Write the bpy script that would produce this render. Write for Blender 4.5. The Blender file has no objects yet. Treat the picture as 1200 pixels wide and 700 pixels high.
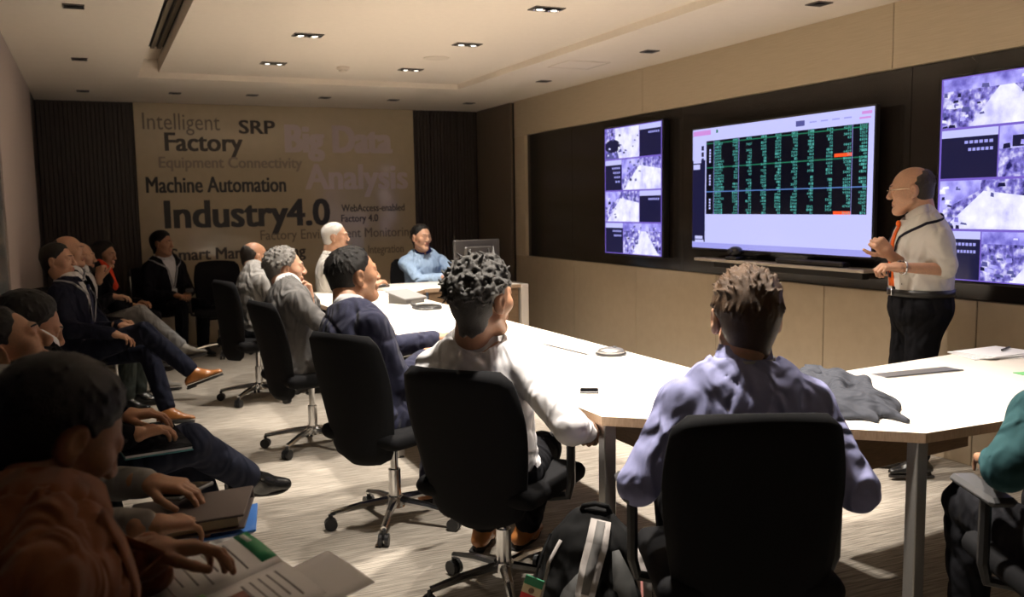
import bpy, math, random
import numpy as np
from mathutils import Matrix, Vector

SC = bpy.context.scene
COL = SC.collection
PI = math.pi

# ------------------------------------------------------------------ camera
CAM_H = 1.45
F_PX, PITCH, YAW, ROLL, CY = 1105.5, .1139, .4159, -.0155, 367.67
def setup_camera():
    f = Vector((math.sin(YAW)*math.cos(PITCH), math.cos(YAW)*math.cos(PITCH), -math.sin(PITCH)))
    r = Vector((math.cos(YAW), -math.sin(YAW), 0)); u = r.cross(f)
    r2 = r*math.cos(ROLL)+u*math.sin(ROLL); u2 = -r*math.sin(ROLL)+u*math.cos(ROLL)
    cd = bpy.data.cameras.new('camera'); co = bpy.data.objects.new('camera', cd); COL.objects.link(co)
    m = Matrix.Identity(4)
    for i in range(3):
        m[i][0] = r2[i]; m[i][1] = u2[i]; m[i][2] = -f[i]
    m[0][3] = 0; m[1][3] = 0; m[2][3] = CAM_H
    co.matrix_world = m
    cd.sensor_width = 36; cd.lens = 36*F_PX/1200; cd.shift_y = (CY-350)/1200
    cd.clip_start = .05
    cd.dof.use_dof = True; cd.dof.focus_distance = 3.6; cd.dof.aperture_fstop = 4.0
    SC.camera = co
setup_camera()

# ------------------------------------------------------------------ world, exposure
SC.view_settings.view_transform = 'Standard'
SC.view_settings.look = 'None'
SC.view_settings.gamma = 1
SC.view_settings.use_curve_mapping = False
SC.view_settings.exposure = 0.17
W = bpy.data.worlds.new('world'); SC.world = W; W.use_nodes = True
W.node_tree.nodes['Background'].inputs[0].default_value = (.02, .018, .015, 1)
W.node_tree.nodes['Background'].inputs[1].default_value = 1.0

# ------------------------------------------------------------------ room dimensions (metres)
XR, XL, YB, YF, H = 4.30, -.448, 10.71, -2.0, 2.58
CEN_Z = 2.63                     # raised centre of the ceiling
LAMP_COL = (1.0, .91, .81)
# watts of one halogen lamp, beam angle and softness: (x, y) of a twin downlight -> settings; the ones not listed are switched off
LAMPS = {(2.59, 7.94): (95, 90, .8), (2.59, 6.60): (110, 92, .8), (2.59, 5.275): (120, 92, .8), (2.59, 3.95): (120, 92, .8), (2.59, 2.62): (110, 88, .8),
         (1.425, 7.94): (60, 80, .7), (1.425, 6.60): (100, 84, .6), (1.425, 5.275): (115, 84, .6), (1.425, 3.95): (125, 84, .6), (1.425, 2.62): (190, 80, .6)}
# twin downlights (x, y); the fixtures are built in the ceiling section, their lamps with them
TWIN = [(x, y) for x in (1.425, 2.59) for y in (7.94, 6.60, 5.275, 3.95, 2.62, 1.30)]

# ------------------------------------------------------------------ materials
def _m(name):
    m = bpy.data.materials.get(name)
    if m: return m, None, None
    m = bpy.data.materials.new(name); m.use_nodes = True
    nt = m.node_tree
    return m, nt, nt.nodes['Principled BSDF']
def _tex(nt, kind, scale, **kw):
    tc = nt.nodes.new('ShaderNodeTexCoord'); mp = nt.nodes.new('ShaderNodeMapping')
    mp.inputs['Scale'].default_value = scale if hasattr(scale, '__len__') else (scale,)*3
    nt.links.new(tc.outputs['Object'], mp.inputs[0])
    t = nt.nodes.new('ShaderNodeTex'+kind)
    nt.links.new(mp.outputs[0], t.inputs['Vector'])
    for k, v in kw.items(): t.inputs[k.replace('_', ' ')].default_value = v
    return t
def _mixcol(nt, b, fac, c0, c1):
    r = nt.nodes.new('ShaderNodeValToRGB')
    r.color_ramp.elements[0].position = .3; r.color_ramp.elements[1].position = .7
    r.color_ramp.elements[0].color = (*c0, 1); r.color_ramp.elements[1].color = (*c1, 1)
    nt.links.new(fac, r.inputs[0]); nt.links.new(r.outputs[0], b.inputs['Base Color'])
def _bump(nt, b, src, st, dist=.002):
    n = nt.nodes.new('ShaderNodeBump'); n.inputs['Strength'].default_value = st; n.inputs['Distance'].default_value = dist
    nt.links.new(src, n.inputs['Height']); nt.links.new(n.outputs[0], b.inputs['Normal'])
def sc(c, k): return tuple(min(1, x*k) for x in c)
def fabric(name, c, rough=.9, scale=(300, 300, 300), bump=.25, sheen=.0, var=.12, folds=True):
    m, nt, b = _m(name)
    if not nt: return m
    t = _tex(nt, 'Noise', scale, Detail=2.0)
    _mixcol(nt, b, t.outputs[0], sc(c, 1-var), sc(c, 1+var)); _bump(nt, b, t.outputs[0], bump, .0015)
    if folds:                                   # soft drape relief
        t2 = _tex(nt, 'Noise', (11, 10, 6), Scale=1.0, Detail=1.0, Distortion=1.0)
        n1 = [n for n in nt.nodes if n.type == 'BUMP'][0]
        n2 = nt.nodes.new('ShaderNodeBump'); n2.inputs['Strength'].default_value = .8; n2.inputs['Distance'].default_value = .06
        nt.links.new(t2.outputs[0], n2.inputs['Height']); nt.links.new(n2.outputs[0], n1.inputs['Normal'])
    b.inputs['Roughness'].default_value = rough; b.inputs['Specular IOR Level'].default_value = .15
    b.inputs['Sheen Weight'].default_value = sheen
    return m
def plain(name, c, rough=.5, metal=0, spec=.5, coat=0, var=.04, scale=40, bump=0):
    m, nt, b = _m(name)
    if not nt: return m
    t = _tex(nt, 'Noise', scale, Detail=3.0)
    _mixcol(nt, b, t.outputs[0], sc(c, 1-var), sc(c, 1+var))
    b.inputs['Roughness'].default_value = rough; b.inputs['Metallic'].default_value = metal
    b.inputs['Specular IOR Level'].default_value = spec; b.inputs['Coat Weight'].default_value = coat
    if bump: _bump(nt, b, t.outputs[0], bump)
    return m
def skin(name, c):
    m, nt, b = _m(name)
    if not nt: return m
    t = _tex(nt, 'Noise', 28, Detail=5.0)
    _mixcol(nt, b, t.outputs[0], sc(c, .9), (min(1, c[0]*1.1), c[1]*1.02, c[2]*.98)); _bump(nt, b, t.outputs[0], .08)
    b.inputs['Roughness'].default_value = .48; b.inputs['Specular IOR Level'].default_value = .4
    b.inputs['Subsurface Weight'].default_value = .12; b.inputs['Subsurface Radius'].default_value = (.01, .004, .002)
    b.inputs['Subsurface Scale'].default_value = .6
    return m
def hairmat(name, c, var=.45, rough=.42, sc_=(260, 60, 60)):
    m, nt, b = _m(name)
    if not nt: return m
    t = _tex(nt, 'Noise', sc_, Detail=4.0)
    _mixcol(nt, b, t.outputs[0], sc(c, 1-var), sc(c, 1+var)); _bump(nt, b, t.outputs[0], .7, .004)
    b.inputs['Roughness'].default_value = rough; b.inputs['Specular IOR Level'].default_value = .28
    return m
def emit(name, c, s=1.0):
    m, nt, b = _m(name)
    if not nt: return m
    b.inputs['Base Color'].default_value = (0, 0, 0, 1); b.inputs['Roughness'].default_value = .2
    b.inputs['Emission Color'].default_value = (*c, 1); b.inputs['Emission Strength'].default_value = s
    return m
def woodgrain(name, c0, c1, scale, rough=.5, bump=.1, coat=0, spec=.5):
    m, nt, b = _m(name)
    if not nt: return m
    t = _tex(nt, 'Noise', scale, Detail=6.0, Roughness=.6)
    _mixcol(nt, b, t.outputs[0], c0, c1); _bump(nt, b, t.outputs[0], bump)
    b.inputs['Roughness'].default_value = rough; b.inputs['Coat Weight'].default_value = coat
    b.inputs['Specular IOR Level'].default_value = spec
    return m
def carpetmat():
    m, nt, b = _m('carpet')
    if not nt: return m
    t1 = _tex(nt, 'Noise', (6, 105, 20), Scale=1.0, Detail=3.0)
    t2 = _tex(nt, 'Noise', (260, 260, 260), Detail=2.0)
    a = nt.nodes.new('ShaderNodeMix'); a.inputs[0].default_value = .35
    nt.links.new(t1.outputs[0], a.inputs[2]); nt.links.new(t2.outputs[0], a.inputs[3])
    r = nt.nodes.new('ShaderNodeValToRGB')
    r.color_ramp.elements[0].position = .38; r.color_ramp.elements[1].position = .62
    r.color_ramp.elements[0].color = (.20, .178, .15, 1); r.color_ramp.elements[1].color = (.47, .425, .36, 1)
    nt.links.new(a.outputs[0], r.inputs[0]); nt.links.new(r.outputs[0], b.inputs['Base Color'])
    _bump(nt, b, a.outputs[0], .6, .004)
    b.inputs['Roughness'].default_value = 1; b.inputs['Specular IOR Level'].default_value = .05
    return m

# ------------------------------------------------------------------ object helpers
def tag(o, label=None, cat=None, group=None, kind=None):
    if label: o['label'] = label
    if cat: o['category'] = cat
    if group: o['group'] = group
    if kind: o['kind'] = kind
    return o
def empty(name, loc, rz=0, label=None, cat=None, group=None):
    o = bpy.data.objects.new(name, None); COL.objects.link(o)
    o.location = loc; o.rotation_euler = (0, 0, rz); o.empty_display_size = .1
    return tag(o, label, cat, group)
def meshobj(name, V, Fc, mat, parent=None, smooth=False, matidx=None, label=None):
    me = bpy.data.meshes.new(name)
    me.from_pydata([tuple(map(float, v)) for v in V] if not isinstance(V, list) else V, [], Fc)
    for m in (mat if isinstance(mat, (list, tuple)) else [mat]): me.materials.append(m)
    if matidx is not None: me.polygons.foreach_set('material_index', matidx)
    if smooth: me.polygons.foreach_set('use_smooth', [True]*len(me.polygons))
    me.update()
    o = bpy.data.objects.new(name, me); COL.objects.link(o)
    if parent is not None: o.parent = parent
    if label: o['label'] = label
    return o
def copy_tree(o, parent=None):
    c = o.copy(); COL.objects.link(c)
    if parent is not None: c.parent = parent
    for ch in o.children: copy_tree(ch, c)
    return c

class G:
    """collects simple shapes; make() links them as one mesh object"""
    def __init__(s): s.v = []; s.f = []; s.m = []; s.mi = 0
    def raw(s, V, Fc):
        n = len(s.v); s.v += [tuple(map(float, p)) for p in V]; s.f += [tuple(i+n for i in q) for q in Fc]; s.m += [s.mi]*len(Fc)
        return s
    def box(s, c, size, bev=0, rot=None):
        hx, hy, hz = [d/2 for d in size]; b = min(bev, hx*.9, hy*.9, hz*.9)
        V = []; Fc = []
        if b <= 0:
            V = [(x, y, z) for x in (-hx, hx) for y in (-hy, hy) for z in (-hz, hz)]
            Fc = [(0, 1, 3, 2), (4, 6, 7, 5), (0, 4, 5, 1), (2, 3, 7, 6), (0, 2, 6, 4), (1, 5, 7, 3)]
        else:
            idx = {}
            for sx in (-1, 1):
                for sy in (-1, 1):
                    for sz in (-1, 1):
                        for a in range(3):
                            p = [sx*(hx-b), sy*(hy-b), sz*(hz-b)]; h = (hx, hy, hz)[a]
                            p[a] = (sx, sy, sz)[a]*h
                            idx[sx, sy, sz, a] = len(V); V.append(tuple(p))
            for a in range(3):
                o = [i for i in range(3) if i != a]
                for sg in (-1, 1):
                    q = []
                    for (p1, p2) in ((-1, -1), (1, -1), (1, 1), (-1, 1)):
                        t = [0, 0, 0]; t[a] = sg; t[o[0]] = p1; t[o[1]] = p2; q.append(idx[t[0], t[1], t[2], a])
                    Fc.append(tuple(q) if (sg > 0) == (a != 1) else tuple(q[::-1]))
            for a in range(3):
                o = [i for i in range(3) if i != a]
                for s1 in (-1, 1):
                    for s2 in (-1, 1):
                        q = []
                        for (e, ax) in ((-1, o[0]), (1, o[0]), (1, o[1]), (-1, o[1])):
                            t = [0, 0, 0]; t[a] = e; t[o[0]] = s1; t[o[1]] = s2; q.append(idx[t[0], t[1], t[2], ax])
                        Fc.append(tuple(q))
            for sx in (-1, 1):
                for sy in (-1, 1):
                    for sz in (-1, 1): Fc.append(tuple(idx[sx, sy, sz, a] for a in range(3)))
        return s.raw([s._t(p, c, rot) for p in V], Fc)
    @staticmethod
    def _t(p, c, rot):
        v = Vector(p)
        if rot is not None: v = rot @ v
        return (v.x+c[0], v.y+c[1], v.z+c[2])
    def cyl(s, a, b, ra, rb=None, n=16, cap=True):
        rb = ra if rb is None else rb
        a = Vector(a); b = Vector(b); d = (b-a).normalized()
        x = d.orthogonal().normalized(); y = d.cross(x)
        V = []
        for p, r in ((a, ra), (b, rb)):
            V += [p+(x*math.cos(2*PI*i/n)+y*math.sin(2*PI*i/n))*r for i in range(n)]
        Fc = [(i, (i+1) % n, n+(i+1) % n, n+i) for i in range(n)]
        if cap: Fc += [tuple(range(n))[::-1], tuple(range(n, 2*n))]
        return s.raw(V, Fc)
    def tube(s, pts, r, n=8, closed=False):
        P = [Vector(p) for p in pts]; V = []; Fc = []; m = len(P)
        up = None
        for i, p in enumerate(P):
            d = (P[(i+1) % m]-P[i-1]) if closed else (P[min(i+1, m-1)]-P[max(i-1, 0)])
            d.normalize()
            if up is None: up = d.orthogonal().normalized()
            x = (up-d*up.dot(d)).normalized(); up = x; y = d.cross(x)
            rr = r[i] if hasattr(r, '__len__') else r
            V += [p+(x*math.cos(2*PI*j/n)+y*math.sin(2*PI*j/n))*rr for j in range(n)]
        for i in range(m if closed else m-1):
            k = (i+1) % m
            Fc += [(i*n+j, i*n+(j+1) % n, k*n+(j+1) % n, k*n+j) for j in range(n)]
        if not closed: Fc += [tuple(range(n))[::-1], tuple(range((m-1)*n, m*n))]
        return s.raw(V, Fc)
    def prism(s, poly, z0, z1):
        n = len(poly)
        V = [(x, y, z0) for x, y in poly]+[(x, y, z1) for x, y in poly]
        return s.raw(V, [tuple(range(n))[::-1], tuple(range(n, 2*n))]+[(i, (i+1) % n, n+(i+1) % n, n+i) for i in range(n)])
    def lathe(s, prof, c, n=24, axis=None):
        V = []; Fc = []
        for r, z in prof:
            V += [(c[0]+r*math.cos(2*PI*i/n), c[1]+r*math.sin(2*PI*i/n), c[2]+z) for i in range(n)]
        for k in range(len(prof)-1):
            Fc += [(k*n+i, k*n+(i+1) % n, (k+1)*n+(i+1) % n, (k+1)*n+i) for i in range(n)]
        Fc += [tuple(range(n))[::-1], tuple(range((len(prof)-1)*n, len(prof)*n))]
        return s.raw(V, Fc)
    def ball(s, c, r, n=12):
        rx, ry, rz = r if hasattr(r, '__len__') else (r,)*3
        prof = [(math.sin(PI*i/n), -math.cos(PI*i/n)) for i in range(n+1)]
        V = []; Fc = []; m = 2*n
        for q, z in prof: V += [(c[0]+rx*q*math.cos(2*PI*j/m), c[1]+ry*q*math.sin(2*PI*j/m), c[2]+rz*z) for j in range(m)]
        for k in range(n): Fc += [(k*m+j, k*m+(j+1) % m, (k+1)*m+(j+1) % m, (k+1)*m+j) for j in range(m)]
        return s.raw(V, Fc)
    def make(s, name, mat, parent=None, smooth=False, label=None):
        o = meshobj(name, s.v, s.f, mat, parent, smooth, s.m if isinstance(mat, (list, tuple)) else None, label)
        return o

def textmesh(body, bold=0.0, res=3):
    cu = bpy.data.curves.new('t', 'FONT'); cu.body = body; cu.offset = bold; cu.resolution_u = res; cu.size = 1
    o = bpy.data.objects.new('t', cu); COL.objects.link(o)
    dg = bpy.context.evaluated_depsgraph_get()
    me = bpy.data.meshes.new_from_object(o.evaluated_get(dg))
    v = np.zeros(len(me.vertices)*3); me.vertices.foreach_get('co', v); v = v.reshape(-1, 3)
    fc = [tuple(p.vertices) for p in me.polygons]
    bpy.data.objects.remove(o); bpy.data.curves.remove(cu); bpy.data.meshes.remove(me)
    return v, fc
# ------------------------------------------------------------------ signed distance modelling (numpy) -> smooth organic meshes
f4 = np.float32
def _n(v):
    v = np.asarray(v, float); return v/np.linalg.norm(v)
class Sdf:
    def __init__(s, k=.02): s.p = []; s.k = k; s.post = []
    def add(s, fn, lo, hi, op='+', k=None):
        s.p.append((fn, np.asarray(lo, float), np.asarray(hi, float), op, s.k if k is None else k)); return s
    def cone(s, a, b, ra, rb=None, op='+', k=None):
        rb = ra if rb is None else rb
        a = np.asarray(a, float); b = np.asarray(b, float); d = b-a; L2 = max(float(d@d), 1e-9); r = max(ra, rb)
        def fn(X, Y, Z):
            x = X-f4(a[0]); y = Y-f4(a[1]); z = Z-f4(a[2])
            t = np.clip((x*f4(d[0])+y*f4(d[1])+z*f4(d[2]))/f4(L2), 0, 1)
            return np.sqrt((x-t*f4(d[0]))**2+(y-t*f4(d[1]))**2+(z-t*f4(d[2]))**2)-(f4(ra)+t*f4(rb-ra))
        return s.add(fn, np.minimum(a, b)-r, np.maximum(a, b)+r, op, k)
    def ball(s, c, r, op='+', k=None): return s.cone(c, c, r, r, op, k)
    def ell(s, c, r, R=None, op='+', k=None):
        c = np.asarray(c, float); r = np.asarray(r, float); M = np.eye(3) if R is None else np.asarray(R, float)
        def fn(X, Y, Z):
            x = X-f4(c[0]); y = Y-f4(c[1]); z = Z-f4(c[2])
            q = [x*f4(M[0, i])+y*f4(M[1, i])+z*f4(M[2, i]) for i in range(3)]
            k0 = np.sqrt(sum((q[i]/f4(r[i]))**2 for i in range(3)))
            k1 = np.sqrt(sum((q[i]/f4(r[i]**2))**2 for i in range(3)))+f4(1e-6)
            return k0*(k0-1)/k1
        e = (np.abs(M)*r[None, :]).sum(1)
        return s.add(fn, c-e, c+e, op, k)
    def box(s, c, h, rad, R=None, op='+', k=None):
        c = np.asarray(c, float); h = np.asarray(h, float)-rad; M = np.eye(3) if R is None else np.asarray(R, float)
        def fn(X, Y, Z):
            x = X-f4(c[0]); y = Y-f4(c[1]); z = Z-f4(c[2])
            q = [np.abs(x*f4(M[0, i])+y*f4(M[1, i])+z*f4(M[2, i]))-f4(h[i]) for i in range(3)]
            o = np.sqrt(sum(np.maximum(v, 0)**2 for v in q))
            return o+np.minimum(np.maximum(np.maximum(q[0], q[1]), q[2]), 0)-f4(rad)
        e = (np.abs(M)*(h+rad)[None, :]).sum(1)
        return s.add(fn, c-e, c+e, op, k)
    def loft(s, secs, op='+', k=None):
        """secs: (centre, half width, half depth, right axis, front axis)"""
        for (c0, a0, b0, r0, f0), (c1, a1, b1, r1, f1) in zip(secs[:-1], secs[1:]):
            c0 = np.asarray(c0, float); c1 = np.asarray(c1, float); d = c1-c0; L2 = float(d@d)
            rr = _n(np.asarray(r0)+np.asarray(r1)); ff = _n(np.asarray(f0)+np.asarray(f1)); uu = d/math.sqrt(L2)
            def fn(X, Y, Z, c0=c0, d=d, L2=L2, rr=rr, ff=ff, uu=uu, a0=a0, a1=a1, b0=b0, b1=b1):
                x = X-f4(c0[0]); y = Y-f4(c0[1]); z = Z-f4(c0[2])
                t = np.clip((x*f4(d[0])+y*f4(d[1])+z*f4(d[2]))/f4(L2), 0, 1)
                x = x-t*f4(d[0]); y = y-t*f4(d[1]); z = z-t*f4(d[2])
                p = x*f4(rr[0])+y*f4(rr[1])+z*f4(rr[2]); q = x*f4(ff[0])+y*f4(ff[1])+z*f4(ff[2]); w = x*f4(uu[0])+y*f4(uu[1])+z*f4(uu[2])
                a = f4(a0)+t*f4(a1-a0); b = f4(b0)+t*f4(b1-b0); m = np.minimum(a, b)
                k0 = np.sqrt((p/a)**2+(q/b)**2+(w/m)**2); k1 = np.sqrt((p/a**2)**2+(q/b**2)**2+(w/m**2)**2)+f4(1e-6)
                return k0*(k0-1)/k1
            m = max(a0, a1, b0, b1)
            s.add(fn, np.minimum(c0, c1)-m, np.maximum(c0, c1)+m, op, k)
        return s
    def cut(s, fn): s.post.append(fn); return s
    def at(s, pts):
        P = np.asarray(pts, f4); X, Y, Z = P[:, 0], P[:, 1], P[:, 2]; Fd = np.full(len(P), 1, f4)
        for fn, lo, hi, op, k in s.p: Fd = s._c(Fd, fn(X, Y, Z), op, k)
        for fn in s.post: Fd = fn(X, Y, Z, Fd)
        return Fd
    @staticmethod
    def _c(a, b, op, k):
        if op == '+':
            if k <= 0: return np.minimum(a, b)
            h = np.clip(.5+.5*(a-b)/f4(k), 0, 1); return a*(1-h)+b*h-f4(k)*h*(1-h)
        b = -b
        if k <= 0: return np.maximum(a, b)
        h = np.clip(.5-.5*(a-b)/f4(k), 0, 1); return a*(1-h)+b*h+f4(k)*h*(1-h)
    def trace(s, o, d, tmax=.5):
        """first hit along a ray coming from outside"""
        o = np.asarray(o, float); d = _n(d); t = 0
        for _ in range(60):
            v = float(s.at([o+d*t])[0])
            if v < .0008: break
            t += max(v*.8, .0006)
            if t > tmax: break
        return o+d*t
    def mesh(s, res):
        lo = np.min([p[1] for p in s.p if p[3] == '+'], 0)-2.5*res-.004
        hi = np.max([p[2] for p in s.p if p[3] == '+'], 0)+2.5*res+.004
        n = np.ceil((hi-lo)/res).astype(int)+1
        ax = [(lo[i]+np.arange(n[i])*res).astype(f4) for i in range(3)]
        Fd = np.full(n, .5, f4)
        for fn, l, h, op, k in s.p:
            m = max(k, 0)+2.5*res
            i0 = np.maximum(((l-m-lo)/res).astype(int), 0); i1 = np.minimum(np.ceil((h+m-lo)/res).astype(int)+1, n)
            if (i1 <= i0).any(): continue
            sl = tuple(slice(i0[i], i1[i]) for i in range(3))
            b = fn(ax[0][sl[0]][:, None, None], ax[1][sl[1]][None, :, None], ax[2][sl[2]][None, None, :])
            Fd[sl] = s._c(Fd[sl], b, op, k)
        X, Y, Z = ax[0][:, None, None], ax[1][None, :, None], ax[2][None, None, :]
        for fn in s.post: Fd = fn(X, Y, Z, Fd)
        Fd = np.broadcast_to(Fd, n).copy()
        Fd[0] = Fd[-1] = .5; Fd[:, 0] = Fd[:, -1] = .5; Fd[:, :, 0] = Fd[:, :, -1] = .5
        return snets(Fd, lo, res)
def snets(Fd, lo, h):
    s = Fd < 0; n = Fd.shape
    c = np.zeros(tuple(d-1 for d in n), np.int8)
    offs = [(i, j, k) for i in (0, 1) for j in (0, 1) for k in (0, 1)]
    for (i, j, k) in offs: c += s[i:n[0]-1+i, j:n[1]-1+j, k:n[2]-1+k]
    I = np.argwhere((c > 0) & (c < 8))
    if len(I) == 0: return np.zeros((0, 3)), []
    idx = -np.ones(c.shape, np.int32); idx[I[:, 0], I[:, 1], I[:, 2]] = np.arange(len(I))
    val = np.stack([Fd[I[:, 0]+i, I[:, 1]+j, I[:, 2]+k] for (i, j, k) in offs], 1)
    acc = np.zeros((len(I), 3)); cnt = np.zeros(len(I))
    for a in range(8):
        for b in range(a+1, 8):
            if sum(abs(offs[a][q]-offs[b][q]) for q in range(3)) != 1: continue
            m = (val[:, a] < 0) != (val[:, b] < 0)
            t = val[m, a]/(val[m, a]-val[m, b])
            pa = np.array(offs[a], float); pb = np.array(offs[b], float)
            acc[m] += pa+(pb-pa)*t[:, None]; cnt[m] += 1
    V = lo+(I+acc/cnt[:, None])*h
    Q = []
    for ax in range(3):
        o = [q for q in range(3) if q != ax]
        sl0 = [slice(None)]*3; sl1 = [slice(None)]*3; sl0[ax] = slice(0, n[ax]-1); sl1[ax] = slice(1, n[ax])
        E = np.argwhere(s[tuple(sl0)] != s[tuple(sl1)])
        E = E[(E[:, o[0]] > 0) & (E[:, o[1]] > 0) & (E[:, o[0]] < n[o[0]]-1) & (E[:, o[1]] < n[o[1]]-1)]
        q = []
        for (da, db) in ((-1, -1), (0, -1), (0, 0), (-1, 0)):
            e = E.copy(); e[:, o[0]] += da; e[:, o[1]] += db; q.append(idx[e[:, 0], e[:, 1], e[:, 2]])
        q = np.stack(q, 1)
        ins = s[E[:, 0], E[:, 1], E[:, 2]]
        if ax == 1: ins = ~ins
        q[~ins] = q[~ins][:, ::-1]
        Q.append(q)
    Q = np.concatenate(Q)
    for _ in range(2):                         # relax the stair steps of the grid
        a = Q.ravel(); b = np.roll(Q, -1, 1).ravel(); n_ = len(V)
        ct = np.bincount(a, minlength=n_)+np.bincount(b, minlength=n_)
        S_ = np.stack([np.bincount(a, V[b, i], n_)+np.bincount(b, V[a, i], n_) for i in range(3)], 1)
        V = V+(S_/np.maximum(ct, 1)[:, None]-V)*.5
    return V, Q
def fastmesh(name, parts, mats, parent=None, label=None, smooth=True):
    """parts: list of (V (n,3), faces (m,4) array, material index)"""
    V = np.concatenate([p[0] for p in parts]); off = 0; FQ = []; MI = []
    for v, q, mi in parts:
        FQ.append(np.asarray(q, np.int32)+off); MI.append(np.full(len(q), mi, np.int32) if np.isscalar(mi) else mi); off += len(v)
    FQ = np.concatenate(FQ); MI = np.concatenate(MI)
    me = bpy.data.meshes.new(name)
    me.vertices.add(len(V)); me.vertices.foreach_set('co', V.astype(f4).ravel())
    me.loops.add(FQ.size); me.loops.foreach_set('vertex_index', FQ.ravel())
    me.polygons.add(len(FQ)); me.polygons.foreach_set('loop_start', np.arange(0, FQ.size, 4, dtype=np.int32))
    for m in mats: me.materials.append(m)
    me.polygons.foreach_set('material_index', MI)
    if smooth: me.polygons.foreach_set('use_smooth', np.ones(len(FQ), bool))
    me.update(calc_edges=True); me.validate()
    o = bpy.data.objects.new(name, me); COL.objects.link(o)
    o.shadow_terminator_geometry_offset = .3; o.shadow_terminator_shading_offset = .12
    if parent is not None: o.parent = parent
    if label: o['label'] = label
    return o
# ------------------------------------------------------------------ the room shell
M_beige = plain('beige_panel', (.48, .39, .275), rough=.22, spec=.45, var=.03, scale=3)
M_upper = woodgrain('beige_veneer', (.46, .37, .25), (.53, .43, .30), (8, 1.0, 30), rough=.45, bump=.04)
M_glasswall = plain('dark_gloss_glass', (.020, .016, .013), rough=.16, spec=.5, var=.02, scale=2)
M_ceil = plain('ceiling_paint', (.76, .68, .58), rough=.95, spec=.1, var=.015, scale=5)
M_ceil2 = plain('ceiling_edge_paint', (.68, .60, .50), rough=.95, spec=.1, var=.02, scale=5)
M_slat = woodgrain('dark_wood_slat', (.024, .018, .014), (.060, .046, .035), (40, 40, 1.2), rough=.5, bump=.2)
M_brown = woodgrain('brown_veneer', (.13, .098, .068), (.17, .128, .09), (20, 20, 1.5), rough=.4, bump=.05)
M_black = plain('black_gap', (.008, .007, .006), rough=.6)
M_poster = plain('gloss_beige_text_panel', (.52, .43, .29), rough=.12, spec=.5, coat=.3, var=.03, scale=2)
M_fabwall = fabric('mauve_fabric_wall', (.40, .335, .30), scale=(200, 200, 200), bump=.2, var=.06, folds=False)
M_greyglass = plain('grey_glass_wall', (.16, .175, .175), rough=.2, var=.05, scale=4)

def structure(o): o['kind'] = 'structure'; return o
fl = G(); fl.box(((XL+XR)/2, (YB+YF)/2, -.05), (XR-XL+.4, YB-YF+.4, .10)); structure(fl.make('floor', carpetmat()))

c = G()
for (x0, x1, y0, y1, z) in ((XL-.1, .43, YF-.1, YB+.1, H), (3.33, XR+.1, YF-.1, YB+.1, H), (.43, 3.33, 8.76, YB+.1, H),
                            (.60, 3.33, YF-.1, 8.76, CEN_Z), (.43, .60, YF-.1, 8.76, 2.74)):
    c.box(((x0+x1)/2, (y0+y1)/2, (z+3.0)/2), (x1-x0, y1-y0, 3.0-z))
ceiling = structure(c.make('ceiling', M_ceil))

# right wall: lower glossy panels, dark glass band, upper veneer
wr = G(); wr.box((XR+.10, (YB+YF)/2, 1.5), (.10, YB-YF+.4, 3.0))
wall_right = structure(wr.make('wall_right', M_black))
lo_y = [9.60, 8.22, 7.06, 5.90, 4.74, 3.58, 2.42, 1.26, .10, -1.06, -2.0]
for a, b in zip(lo_y[:-1], lo_y[1:]):
    g = G(); g.box((XR+.025, (a+b)/2, .4525), (.05, a-b-.006, .905), .003); g.make('panel', M_beige, wall_right)
up_y = [9.60, 6.95, 4.22, 1.50, -2.0]
for a, b in zip(up_y[:-1], up_y[1:]):
    g = G(); g.box((XR+.025, (a+b)/2, 2.3925), (.05, a-b-.004, .375), .002); g.make('panel', M_upper, wall_right)
g = G(); g.box((XR+.025, 9.465, 1.555), (.05, .266, 1.30), .003); g.make('upright_panel', M_upper, wall_right)
gl_y = [9.33, 8.30, 6.40, 4.10, 1.8, -.5, -2.0]
for a, b in zip(gl_y[:-1], gl_y[1:]):
    g = G(); g.box((XR+.042, (a+b)/2, 1.555), (.02, a-b-.003, 1.296), .002); g.make('glass_panel', M_glasswall, wall_right)
g = G(); g.box((XR+.015, 10.20, 1.29), (.03, 1.00, 2.58), .004); g.make('door_panel', M_brown, wall_right)
g = G(); g.box((XR+.045, 9.655, 1.29), (.02, .09, 2.58)); g.make('shadow_gap', M_black, wall_right)

# back wall: dark slats either side of the glossy text panel
wb = G(); wb.box(((XL+XR)/2, YB+.10, 1.5), (XR-XL+.5, .10, 3.0))
wall_back = structure(wb.make('wall_back', M_black))
for (x0, x1) in ((XL, .46), (3.508, XR)):
    g = G(); x = x0; rnd = random.Random(3)
    while x < x1-.01:
        w = min(.042, x1-x); g.box((x+w/2, YB+.035-(.006 if rnd.random() < .5 else 0), 1.29), (w-.007, .03, 2.58), .002); x += w
    o = g.make('slat_cladding', M_slat, wall_back); o['kind'] = 'stuff'
g = G(); g.box(((.46+3.508)/2, YB+.025, 1.29), (3.508-.46-.004, .05, 2.58), .004)
poster = g.make('text_panel', M_poster, wall_back)
INK = {'k': plain('ink_black', (.012, .010, .009), rough=.4), 'd': plain('ink_dark_brown', (.055, .043, .032), rough=.4),
       'g': plain('ink_grey_brown', (.17, .135, .10), rough=.4), 'm': plain('ink_mid_taupe', (.28, .22, .165), rough=.4),
       'p': plain('ink_mauve', (.57, .475, .47), rough=.4), 'b': plain('ink_brown', (.17, .135, .09), rough=.4)}
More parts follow.
